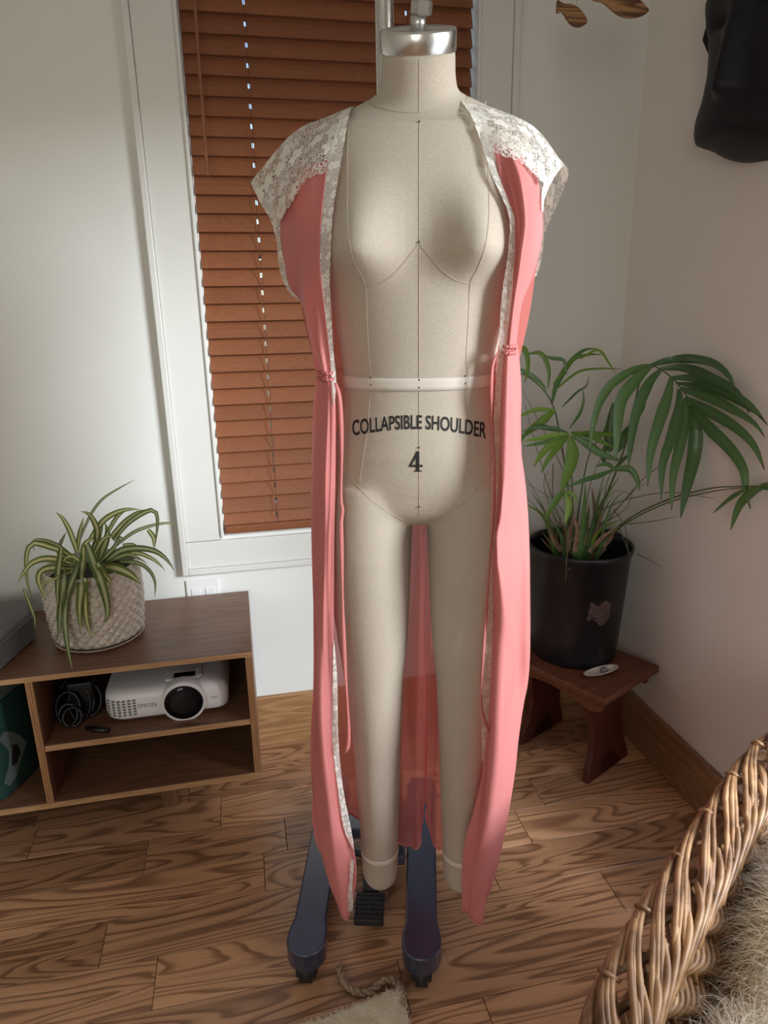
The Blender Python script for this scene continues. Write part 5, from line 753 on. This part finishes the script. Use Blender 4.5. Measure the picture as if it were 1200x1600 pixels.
# neckline seam ring
mb = MB(); R_ = [radial(2 * PI * k / 48, 1.6385 + .034 * math.sin(2 * PI * k / 48), .0001) for k in range(49)]
mb.tube(R_, .0007, 6, cap=False); build('neck_seam', mb, M['thread'], body)
# waist tape and ankle tapes
def band(name, center, z0, z1, off_, mat, parent, n=96):
    G = np.zeros((4, n + 1, 3))
    for i in range(4):
        for k in range(n + 1):
            a = 2 * PI * k / n; z_ = z0 + (z1 - z0) * i / 3; d = Vector((math.cos(a), math.sin(a), 0)); c = Vector((center[0], center[1], z_))
            h = bvh.ray_cast(c + d * (.3 if center[0] == 0 else .06), -d); p = (h[0] + h[1] * off_) if h[0] is not None else c
            G[i, k] = p
    mb = MB(); mb.grid(G); return build(name, mb, mat, parent, solid=.0008)
wt = band('waist_tape', (0, 0), 1.2295, 1.2485, .0012, M['ribbon'], df)
for sg in (-1, 1): band('ankle_tape', (sg * .0817, .005), .297, .309, .0010, M['anktape'], df, 40)
for x, z in T['tacks']:
    p = surf(x, z, .0016)
    if p: mb = MB(); mb.lathe([(.0002, -.001), (.0016, -.0004), (.0012, .0004), (.0002, .0008)], 8); build('tack', mb, M['tack'], df, loc=p, rot=(PI / 2, 0, 0))
# lettering printed on the belly
tm = text_mesh('COLLAPSIBLE SHOULDER', 1.0, 'lettering', None, None, None, None, res=4, extr=0, bold=.020)
bm = bmesh.new(); bm.from_mesh(tm); bmesh.ops.subdivide_edges(bm, edges=[e for e in bm.edges if e.calc_length() > .15], cuts=3); bmesh.ops.triangulate(bm, faces=bm.faces)
xs = [v.co.x for v in bm.verts]; x0_, x1_ = min(xs), max(xs); Bz = np.array(T['letters']['base']); hs = .0205
cof = np.polyfit(Bz[:, 0], Bz[:, 1], 2)
capH = max(v.co.y for v in bm.verts)
for v in bm.verts:
    lx = Bz[0, 0] - .005 + (v.co.x - x0_) / (x1_ - x0_) * (Bz[-1, 0] - Bz[0, 0] + .010); zb = np.polyval(cof, lx); slope = 2 * cof[0] * lx + cof[1]
    hh = v.co.y / capH * (hs + .0025 * (1 if False else (lx / .1) ** 2)); p = surf(lx - slope * hh * .15, zb + hh, .0007); v.co = p if p else Vector((lx, -.1, zb + hh))
bm.normal_update(); bm.to_mesh(tm); bm.free(); tm.materials.clear(); tm.materials.append(M['ink']); link('lettering', tm, df)
# serif figure 4
F4 = T['letters']['four']; zt, zb4 = F4[0][1], F4[1][1]; xc4 = F4[0][0]; H4 = zt - zb4
q4 = [((.02, .235), (.70, .235), (.70, .345), (.02, .345)), ((.36, .235), (.54, .235), (.54, 1.0), (.36, 1.0)), ((.02, .31), (.14, .31), (.53, .97), (.40, 1.0)), ((.36, .0), (.54, .0), (.54, .24), (.36, .24)), ((.27, .0), (.66, .0), (.66, .06), (.27, .06))]
mb = MB()
for q in q4:
    for a in range(4):
        for b_ in range(4):
            V = []
            for (s_, t_) in ((a, b_), (a + 1, b_), (a + 1, b_ + 1), (a, b_ + 1)):
                s_, t_ = s_ / 4, t_ / 4; x = (1 - s_) * (1 - t_) * q[0][0] + s_ * (1 - t_) * q[1][0] + s_ * t_ * q[2][0] + (1 - s_) * t_ * q[3][0]; y = (1 - s_) * (1 - t_) * q[0][1] + s_ * (1 - t_) * q[1][1] + s_ * t_ * q[2][1] + (1 - s_) * t_ * q[3][1]
                p = surf(xc4 + (x - .40) * H4 * .95, zb4 + y * H4, .0007); V.append(p)
            mb.add(V, [(0, 1, 2, 3)])
build('size_figure', mb, M['ink'], df, smooth=False)
# neck cap and fittings, tilted forward with the neck
CT = (.405, 0, 0); CL_ = (0, 0, 1.698)
mb = MB(); mb.lathe([(.0525, -.002), (.0540, .0), (.0540, .0235), (.0525, .0262), (.048, .0268), (.045, .0245), (.015, .0240)], 64); build('neck_cap', mb, M['metal'], df, loc=CL_, rot=CT)
mb = MB(); mb.lathe([(.0108, .0235), (.0108, .041)], 24); build('collar', mb, M['zinc'], df, loc=CL_, rot=CT)
def hexnut(z0, z1, r): 
    mb = MB(); mb.lathe([(r * .86, z0), (r, z0 + .0025), (r, z1 - .0025), (r * .86, z1)], 6); return mb
build('hex_nut', hexnut(.041, .058, .0152), M['zinc'], df, smooth=False, loc=CL_, rot=(CT[0], 0, .25)); build('lock_nut', hexnut(.058, .0645, .0092), M['zinc'], df, smooth=False, loc=CL_, rot=(CT[0], 0, .1))
mb = MB(); mb.lathe([(.0068, .064), (.0068, .072), (.0056, .073), (.0056, .15)], 20); build('threaded_stem', mb, M['zinc'], df, loc=CL_, rot=CT)
PX, PY = -.057, .205
mb = MB(); arc = [(PX, PY, .10), (PX, PY, 1.0), (PX, PY, 1.86)]
for k in range(1, 13): a = PI * k / 12; arc.append((PX + (0 - PX) * (1 - math.cos(a)) / 2, -.056 + (PY + .056) * (1 + math.cos(a)) / 2, 1.86 + .10 * math.sin(a)))
arc.append((0, -.054, 1.832)); mb.tube(arc, .0158, 20); build('pole', mb, M['chrome'], df)
# wheeled base: two long parallel feet joined by a cross beam
def foot(xc, y0=-.060, y1=.50):
    w0, w1 = .037, .034; P = []
    for k in range(13): a = PI + PI * k / 12; P.append((xc + .041 * math.cos(a), y0 + .041 + .041 * math.sin(a)))
    P += [(xc + .040, y0 + .065), (xc + .0335, y0 + .095), (xc + w1, y0 + .16), (xc + w0, y1 - .10), (xc + .041, y1 - .04), (xc + .03, y1)]
    P += [(2 * xc - x, y) for x, y in P[::-1][:6]]
    return P
for xc in (-.238, .002):
    mb = MB(); mb.prism(foot(xc), .047, .092); fo = build('base_foot', mb, M['black_paint'], df, smooth=False, bevel=.004, seg=3)
    for yy in (-.036, .45):
        mb = MB(); mb.lathe([(.012, .044), (.012, .056)], 14, (xc, yy + .004, 0)); mb.tube([(xc - .013, yy + .004, .0245), (xc + .013, yy + .004, .0245)], .0245, 24); mb.tube([(xc - .0215, yy + .006, .030), (xc - .019, yy + .006, .030), (xc + .019, yy + .006, .030), (xc + .0215, yy + .006, .030)], [.015, .021, .021, .015], 24); build('caster', mb, M['rubber'], fo)
mb = MB(); mb.box(-.20, -.02, .30, .37, .058, .089); build('cross_beam', mb, M['black_paint'], df, smooth=False, bevel=.004)
mb = MB(); mb.lathe([(.05, .085), (.05, .10), (.022, .112), (.018, .16)], 28, (PX, PY + .1, 0)); mb.box(PX - .02, PX + .02, PY - .02, PY + .13, .089, .112); build('pole_socket', mb, M['black_paint'], df, smooth=False, bevel=.002)
mb = MB(); mb.tube([(-.20, .22, .095), (-.16, .19, .12), (-.11, .175, .125), (-.06, .18, .115)], .008, 10); build('brake_bar', mb, M['rubber'], df)
mb = MB(); mb.box(-.148, -.082, .060, .138, .040, .058); mb.box(-.134, -.096, .138, .31, .050, .066)
pe = build('pedal', mb, M['rubber'], df, smooth=False, bevel=.004)
mb = MB()
for i in range(7):
    for j in range(6): mb.box(-.1455 + i * .0088, -.1390 + i * .0088, .064 + j * .0122, .0732 + j * .0122, .058, .0605)
build('pedal_tread', mb, M['rubber'], pe, smooth=False)['kind'] = 'stuff'

# ------------------------------------------------------------------ robe
rb = thing('robe', 'long pink nylon robe with cream lace cap sleeves worn open on the dress form', 'robe', FB, FR)
def folds(G, amp, freq, ph, grow=1.0, uskew=0., edge0=True, edge1=True):
    nv, nu = G.shape[:2]; N_ = normals(G); v = np.linspace(0, 1, nv)[:, None]; u = np.linspace(0, 1, nu)[None, :]
    d = 0
    for a, f, p in zip(amp, freq, ph): q = np.sin(2 * PI * (f * u + p + uskew * v) + 1.6 * np.sin(5.3 * v + p * 5) + .8 * np.sin(11 * v + 3 * u)); d = d + a * np.sign(q) * np.abs(q) ** .75
    env = (.35 + .65 * v ** grow)
    if edge0: env = env * np.clip(u / .06, 0, 1)
    if edge1: env = env * np.clip((1 - u) / .06, 0, 1)
    return G + N_ * (d * env)[:, :, None]
def cloth(name, G, mat, label=None, thick=.0010):
    mb = MB(); mb.grid(G, uvscale='m'); o = build(name, mb, mat, rb, solid=thick)
    if label: o['label'] = label
    return o
G = sheet(T['skirt_l'], 130, 60); G = folds(G, (.006, .002), (1.3, 3.1), (.1, .6), uskew=1.1); cloth('front_panel', G, M['nylon'])
hem = MB(); hem.tube(G[-1], .0016, 6); build('hem', hem, M['nylon'], rb)
G = sheet(T['skirt_r'], 130, 80); G = folds(G, (.0075, .0025), (1.3, 2.9), (.45, .2), uskew=-1.5); cloth('front_panel', G, M['nylon'])
hem = MB(); hem.tube(G[-1], .0016, 6); build('hem', hem, M['nylon'], rb)
G = sheet(T['skirt_b'], 120, 110); G = folds(G, (.006, .004), (5.3, 11.0), (.2, .7), uskew=.1); cloth('back_panel', G, M['sheer'], None, 0)
hem = MB(); hem.tube(G[-1], .0022, 6); build('hem', hem, M['nylon'], rb)
G = sheet(T['bod_l'], 70, 40); G = folds(G, (.0022, .0008), (1.6, 3.3), (.3, .1), uskew=.4); cloth('front_bodice', G, M['nylon'])
G = sheet(T['bod_r'], 70, 50); G = folds(G, (.0008, .0005), (2.0, 4.2), (.8, .5), uskew=.1); cloth('front_bodice', G, M['nylon'])
G = sheet(T['bod_b'], 60, 80); cloth('back_bodice', G, M['sheer'], None, 0)
def yoke(rows, name):
    R = np.stack([resample(r, 44) for r in rows]); G = cat_eval(R, np.linspace(0, 1, 56))
    # scalloped lower edge
    for j in range(44):
        d = .0028 * abs(math.sin(j * .62)); G[0, j, 2] -= d; G[0, j, 1] -= .001
    return cloth(name, G, M['lace'], 'cream lace cap sleeve', .0)
yoke(T['yoke_l'], 'lace_yoke'); yoke(T['yoke_r'], 'lace_yoke')
def strip(a, b, name, n=90, mat='lacetrim', wav=.0008, nu=5):
    A_, B_ = resample(a, n), resample(b, n); G = np.zeros((n, nu, 3))
    for j in range(nu): G[:, j] = A_ + (B_ - A_) * j / (nu - 1)
    G[:, 0] += (A_ - B_) * (.06 * np.abs(np.sin(np.arange(n) * .9)))[:, None]
    G[:, :, 1] -= .0008
    return cloth(name, G, M[mat], 'cream lace edging', 0)
strip(T['trim_l_in'], T['trim_l_out'], 'lace_edging'); strip(T['trim_r_in'], T['trim_r_out'], 'lace_edging')
strip(*T['trim_l_low'], 'lace_edging'); strip(*T['trim_l_tip'], 'lace_edging', 24); strip(*T['trim_r_low'], 'lace_edging', 110, 'laceshade')['label'] = 'cream lace edging tinted with its shadow'
strip(*T['arm_l'], 'armhole_edging', 50); strip(*T['arm_r'], 'armhole_edging', 26); strip(*T['arm_r2'], 'armhole_edging', 30)
bn = resample(T['back_neck'], 40); strip(bn, bn + np.array([0, .012, -.016]), 'neck_edging', 40)
def flat_tie(pts, w, name):
    P = resample(pts, 60); G = np.zeros((60, 3, 3))
    for i in range(60):
        for j in (-1, 0, 1): G[i, j + 1] = P[i] + np.array([j * w * .5 * (.7 + .3 * math.sin(i * .35)), -.0006 * (1 - abs(j)) + j * .0012, 0])
    return cloth(name, G, M['nylon'], None, .0014)
flat_tie(T['tie_l'], .0062, 'tie_ribbon'); flat_tie(T['tie_r'], .0042, 'tie_ribbon')
def gather(pts, name):
    P = resample(pts, 40); mb = MB(); 
    for dz in (.0045, -.0045): mb.tube([p + np.array([0, -.0015 - .0022 * abs(math.sin(i * .75)), dz + .001 * math.sin(i * 1.7)]) for i, p in enumerate(P)], .0024, 6)
    return build(name, mb, M['nylon'], rb)
gather(T['gath_l'], 'elastic_gather'); gather(T['gath_r'], 'elastic_gather')

# ------------------------------------------------------------------ hanging wooden fish, black mask
for i, (poly, lab) in enumerate(zip(T['fish'], ('small striped wooden fish hanging nearer the dress form', 'larger striped wooden fish hanging nearer the black mask'))):
    y0 = poly[0][1]; cx_ = sum(p[0] for p in poly) / len(poly); cz_ = sum(p[2] for p in poly) / len(poly)
    f = thing('wooden_fish', lab, 'ornament', (cx_, y0, cz_), 0, 'hanging wooden fish')
    P = resample([(p[0] - cx_, p[2] - cz_, 0) for p in poly + poly[:1]], 49)[:-1]
    mb = MB(); mb.prism([(p[0], p[1]) for p in P], -.004, .004); o = build('fish_body', mb, M['fish'], f, smooth=False, bevel=.0012, rot=(PI / 2, .5, 0) if False else (PI / 2, 0, 0))
    zt = max(p[1] for p in P); mb = MB(); mb.tube([(.01, 0, zt - .006), (.01, 0, CH - cz_)], .0005, 5); build('thread', mb, M['thread'], f)
mk = thing('face_mask', 'large blackened carved face mask hung on the right wall', 'mask', (WX, 1.41, 1.85))
ML = np.array(T['mask'])[:, 1:]      # (y, z) of the far contour, from the brow down to the chin
zs_c, ys_c = ML[::-1, 1], ML[::-1, 0]
NZ_, NY_ = 96, 60; G = np.zeros((NZ_, NY_, 3))
for i in range(NZ_):
    z_ = 1.640 + (2.28 - 1.640) * i / (NZ_ - 1)
    yl = np.interp(z_, zs_c, ys_c); 
    if z_ > 1.985: yl = 1.5447 - .0 * (z_ - 1.985) - .55 * max(0, z_ - 2.12) ** 1.3
    hw = max(.02, yl - 1.41); cl = 1.0
    lowf = np.clip((z_ - 1.640) / .055, 0, 1) ** .5; topf = np.clip((2.28 - z_) / .10, 0, 1) ** .5
    for j in range(NY_):
        s_ = -1 + 2 * j / (NY_ - 1)
        # chin: narrower in the middle line, closes below
        y_ = 1.41 + hw * s_ * (lowf ** .6) * topf
        prof = (1 - abs(s_) ** 2.6) ** .5
        d = .062 + .068 * prof
        d += .040 * math.exp(-(s_ / .20) ** 2) * np.clip((2.0 - z_) / .22, 0, 1) * (1 if z_ > 1.765 else max(0, 1 - (1.765 - z_) / .016))      # nose
        d -= .022 * math.exp(-((abs(s_) - .45) / .22) ** 2) * math.exp(-((z_ - 1.915) / .018) ** 2)       # eyes
        d += .016 * math.exp(-((z_ - 1.965) / .022) ** 2) * prof                                        # brow
        zl = 1.690 + .0 ; d -= .011 * math.exp(-((z_ - (1.703 - .03 * abs(s_))) / .011) ** 2) * prof            # mouth line
        d *= lowf * (.35 + .65 * topf) if True else 1
        G[i, j] = (-d, y_ - 1.41, z_ - 1.85)
mb = MB(); mb.grid(G)
Bk = G.copy(); Bk[:, :, 0] = 0
mb.grid(np.stack([G[:, 0], Bk[:, 0]], 1)); mb.grid(np.stack([Bk[:, -1], G[:, -1]], 1)); mb.grid(np.stack([Bk[0], G[0]], 0)); mb.grid(np.stack([G[-1], Bk[-1]], 0)); build('carved_face', mb, M['mask'], mk)
# wire loop standing off the temple
mb = MB(); mb.tube([(-.07, .135, .105), (-.088, .150, .09), (-.09, .158, .06), (-.078, .152, .035)], .006, 8); build('ear_ridge', mb, M['mask'], mk)

# ------------------------------------------------------------------ wicker basket and sheepskin
bx_, by_, bang, ba, bb = T['basket']; BH = .62; ZO = -.04
bk = thing('wicker_basket', 'tall brown wicker basket with a plaited rim in the near right corner', 'basket', (bx_, by_, ZO), bang)
def sup(th, k=1.0, e=.5): c, s_ = math.cos(th), math.sin(th); return Vector((ba * k * math.copysign(abs(c) ** e, c), bb * k * math.copysign(abs(s_) ** e, s_), 0))
NTH = 720; ring = [sup(2 * PI * i / NTH) for i in range(NTH + 1)]
cl_ = np.concatenate([[0], np.cumsum([(ring[i + 1] - ring[i]).length for i in range(NTH)])]); LEN = cl_[-1]
ringA = np.array([tuple(p) for p in ring])
def at(sarc, inset, z_):
    """point on the basket wall: arc position, distance inside the outline, height"""
    s_ = (sarc % 1.0) * LEN; x = np.interp(s_, cl_, ringA[:, 0]); y = np.interp(s_, cl_, ringA[:, 1])
    d = .002; x2 = np.interp((s_ + d) % LEN, cl_, ringA[:, 0]); y2 = np.interp((s_ + d) % LEN, cl_, ringA[:, 1]); t = Vector((x2 - x, y2 - y, 0)); t = t.normalized() if t.length else Vector((1, 0, 0))
    nrm = Vector((t.y, -t.x, 0)); k = inset + .30 * max(0, (.60 - max(z_, .36)))
    return Vector((x, y, 0)) - nrm * k + Vector((0, 0, z_))
NS = 56
for i in range(NS):          # upright stakes
    mb = MB(); mb.tube([at(i / NS, .036, z_) for z_ in np.linspace(.05, .60, 8)], .0042, 6); build('stake', mb, M['wicker'], bk)
ROWS = 34
for r in range(ROWS):        # weavers: each row dips in and out round the stakes, stepped by one stake per row
    z_ = .588 - r * .0122 if r < 30 else .222 - (r - 30) * .022; mb = MB(); n = NS * 6; pts = []
    for q in range(n + 1):
        s_ = q / n; ph = s_ * NS * 2 * PI / 2 + r * 1.15; w_ = math.sin(ph); pts.append(at(s_, .036 + .0085 * w_, z_ + .0045 * math.cos(ph)))
    mb.tube(pts, .0050, 6, cap=False); build('weaver', mb, M['wicker'], bk)
for r in range(16):          # outer weavers below the rim
    mb = MB(); n = NS * 4; z_ = .578 - r * .0125; mb.tube([at(q / n, .016 + .006 * math.sin(q / n * NS * PI + r * PI), z_) for q in range(n + 1)], .0056, 6, cap=False); build('weaver', mb, M['wicker'], bk)
def rim(name, n_, reps, span, path, rad, dirn=1, jit=.0022, taper=.45):
    for i in range(n_):
        for q in range(reps):
            mb = MB(); s0 = i / n_ + q * .0042; lo = random.uniform(.92, 1.08)
            pts = [tuple(at(s0 + dirn * span * t * lo, ins + random.uniform(-jit, jit) * .5, BH + dz + random.uniform(-jit, jit) * .5 + q * .0012)) for t, ins, dz in path]
            P = resample(pts, 16); R_ = [rad * (1 - taper * max(0, (2 * k / 15 - 1)) ** 3) for k in range(16)]; mb.tube(P, R_, 7); build(name, mb, M['wicker'], bk)
# bundles of three slender rods that run along the outer edge, cross over the rim and end inside
rim('rim_rod', 24, 3, .165, ((0, .010, -.050), (.12, .001, -.030), (.28, -.004, -.008), (.46, .002, .006), (.64, .016, .012), (.82, .038, .010), (1.0, .060, -.008)), .0046)
# a second set slanting the other way underneath
rim('edge_rod', 22, 2, .10, ((0, .000, -.020), (.3, -.004, -.008), (.6, .000, .002), (1.0, .012, .004)), .0046)
rim('rim_rod', 26, 2, .085, ((0, .058, -.045), (.2, .060, -.018), (.45, .046, .003), (.7, .028, .000), (1.0, .008, -.030)), .0044, -1)
# the plait that finishes the inner side
rim('inner_rod', 56, 1, .058, ((0, .040, .002), (.3, .058, .000), (.6, .064, -.016), (1.0, .056, -.048)), .0050)
for i in range(19):          # little binding loops
    mb = MB(); s0 = i / 19 + .012; mb.tube([at(s0 + .0035 * math.sin(k * .8), -.006 + .006 * k, BH + .006 + .012 * math.sin(k * PI / 4)) for k in range(5)], .0028, 6); build('binding_loop', mb, M['wicker'], bk)
mb = MB(); mb.prism([(at(i / 80, .040, .02).x, at(i / 80, .040, .02).y) for i in range(80)][::1], .042, .058); build('basket_floor', mb, M['wicker'], bk, smooth=False)

def hair_obj(name, roots, nrms, length, mat, parent, npt=7, rad=.0004, curl=.012, droop=.4, clump=.0, seed=1, lean=None):
    g = np.random.default_rng(seed); n = len(roots); pos = np.zeros((n, npt, 3)); L_ = length * g.uniform(.6, 1.25, n)
    d = nrms + g.normal(0, .35, (n, 3)); 
    if lean is not None: d = d + lean
    d /= np.linalg.norm(d, axis=1, keepdims=True); side = np.cross(d, g.normal(0, 1, (n, 3))); side /= np.linalg.norm(side, axis=1, keepdims=True) + 1e-9; s2 = np.cross(d, side)
    ph = g.uniform(0, 6.28, n); tw = g.uniform(2.5, 7, n); amp = curl * g.uniform(.3, 1.2, n)
    for k in range(npt):
        t = k / (npt - 1); a = ph + tw * t
        pos[:, k] = roots + d * (L_ * t)[:, None] + side * (amp * t * np.cos(a))[:, None] + s2 * (amp * t * np.sin(a))[:, None]; pos[:, k, 2] -= droop * L_ * t ** 2
    hc = bpy.data.hair_curves.new(name); hc.add_curves([npt] * n)
    hc.attributes['position'].data.foreach_set('vector', pos.astype(np.float32).ravel())
    ra = hc.attributes.get('radius') or hc.attributes.new('radius', 'FLOAT', 'POINT')
    rv = np.tile(rad * (1 - .8 * np.linspace(0, 1, npt) ** 2), n); ra.data.foreach_set('value', rv.astype(np.float32))
    hc.materials.append(mat); o = bpy.data.objects.new(name, hc); COL.objects.link(o); o.parent = parent; o['kind'] = 'stuff'; return o
sk = thing('sheepskin', 'shaggy cream sheepskin piled inside the wicker basket', 'sheepskin', (bx_, by_, ZO), bang)
def skz(x, y):   # lumpy surface in basket coordinates
    return .512 + .030 * math.sin(x * 9 + 1.0) * math.cos(y * 11) + .075 * math.exp(-((x - .16) / .16) ** 2 - ((y + .02) / .12) ** 2) + .05 * math.exp(-((x + .25) / .15) ** 2 - ((y) / .12) ** 2) + .018 * math.sin(x * 23 + y * 17) - .07 * max(0, y / (bb - .105) - .45) ** 1.3 * 2
ng = 70; G = np.zeros((ng, ng, 3)); ka, kb = ba - .105, bb - .105
for i in range(ng):
    for j in range(ng):
        u_, v_ = -1 + 2 * i / (ng - 1), -1 + 2 * j / (ng - 1); x = u_ * ka; y = v_ * kb; r = (abs(u_) ** 4 + abs(v_) ** 4) ** .25
        G[i, j] = (x, y, skz(x, y) - .10 * max(0, r - .75) ** 1.0)
mb = MB(); mb.grid(G.transpose(1, 0, 2)); bot = G.copy(); bot[:, :, 2] = .30; mb.grid(bot); 
for a_, b_ in ((G[0], bot[0]), (G[-1], bot[-1]), (G[:, 0], bot[:, 0]), (G[:, -1], bot[:, -1])): mb.grid(np.stack([a_, b_], 1))
build('hide', mb, M['hide'], sk)
NH = 13000; g2 = np.random.default_rng(3); ui = g2.uniform(-1, 1, NH); vi = g2.uniform(-1, 1, NH)
rt = np.array([(u_ * ka, v_ * kb, skz(u_ * ka, v_ * kb) - .10 * max(0, (abs(u_) ** 4 + abs(v_) ** 4) ** .25 - .75)) for u_, v_ in zip(ui, vi)])
e_ = .004; nx = np.array([-(skz(p[0] + e_, p[1]) - skz(p[0] - e_, p[1])) / (2 * e_) for p in rt]); ny = np.array([-(skz(p[0], p[1] + e_) - skz(p[0], p[1] - e_)) / (2 * e_) for p in rt])
nr = np.stack([nx, ny, np.ones(NH)], 1); nr /= np.linalg.norm(nr, axis=1, keepdims=True)
# locks lean together in drifting directions
ln = np.stack([np.sin(rt[:, 0] * 21 + rt[:, 1] * 13), np.cos(rt[:, 1] * 19 - rt[:, 0] * 15), np.zeros(NH)], 1) * .9
hair_obj('fleece', rt, nr, .062, M['wool'], sk, 9, .00038, .013, .5, seed=5, lean=ln)

# ------------------------------------------------------------------ cream woolly mat with rope at the near edge
mt = thing('woolly_mat', 'cream woolly mat on the floor below the stand, with a twisted jute rope', 'mat', (.13, .90, 0))
MP = [(-.24, .074), (-.11, .097), (-.05, .104), (.030, .115), (.090, .127), (.103, .110), (.098, .04), (.09, -.06), (-.02, -.12), (-.22, -.10)]
P = resample([(x, y, 0) for x, y in MP + MP[:1]], 60)[:-1]
mb = MB(); mb.prism([(p[0], p[1]) for p in P], .001, .022); build('mat_backing', mb, M['hide'], mt, bevel=.006, seg=3)
MATTOP = True
from mathutils.geometry import intersect_point_tri_2d
def inside(x, y):
    c = False; n = len(P); j = n - 1
    for i in range(n):
        if (P[i][1] > y) != (P[j][1] > y) and x < (P[j][0] - P[i][0]) * (y - P[i][1]) / (P[j][1] - P[i][1]) + P[i][0]: c = not c
        j = i
    return c
def pile_z(x, y): return .022 + .0045 * (math.sin(x * 410 + 3 * math.sin(y * 190)) * math.sin(y * 380 + 2.5 * math.sin(x * 230)))
Gm = np.zeros((90, 110, 3)); Vm = []; Fm = []; ix = {}
for i in range(70):
    for j in range(110):
        x, y = -.215 + j * .003, -.10 + i * .0033
        if inside(x, y): ix[i, j] = len(Vm); Vm.append((x, y, pile_z(x, y)))
for (i, j) in ix:
    q = [(i, j), (i, j + 1), (i + 1, j + 1), (i + 1, j)]
    if all(t in ix for t in q): Fm.append([ix[t] for t in q])
mb = MB(); mb.add(Vm, Fm); build('pile_loops', mb, M['hide'], mt)
cand = np.stack([g2.uniform(-.22, .105, 11000), g2.uniform(-.06, .128, 11000)], 1); keep = np.array([inside(*c) for c in cand]); cand = cand[keep]
rt = np.concatenate([cand, np.full((len(cand), 1), .021)], 1); hair_obj('pile', rt, np.tile((0, 0, 1.), (len(rt), 1)), .012, M['pile'], mt, 6, .0005, .006, .1, seed=9)
rp = [(-.016, .213, .008), (-.004, .168, .008), (.020, .146, .009), (.045, .146, .010), (.066, .158, .012), (.083, .158, .013), (.097, .143, .016), (.102, .118, .022), (.097, .09, .025)]
C_ = resample(rp, 130)
for s_ in (0, PI):
    pts = []
    for i in range(130):
        t_ = Vector(C_[min(i + 1, 129)] - C_[max(0, i - 1)]).normalized(); a_ = t_.cross(Vector((0, 0, 1))).normalized(); b_ = t_.cross(a_); ph = i * .33 + s_
        pts.append(Vector(C_[i]) + (a_ * math.cos(ph) + b_ * math.sin(ph)) * .0036)
    mb = MB(); mb.tube(pts, [.0042 if i > 8 else .0036 for i in range(130)], 8); build('rope_strand', mb, M['jute'], mt)
rt = np.repeat(C_, 6, 0) + g2.normal(0, .004, (780, 3)); rt[:, 2] = np.maximum(rt[:, 2], .004); hair_obj('rope_fuzz', rt, np.tile((0, 0, 1.), (780, 1)) * .2 + g2.normal(0, 1, (780, 3)), .009, M['jute'], mt, 4, .00018, .003, .2, seed=12)
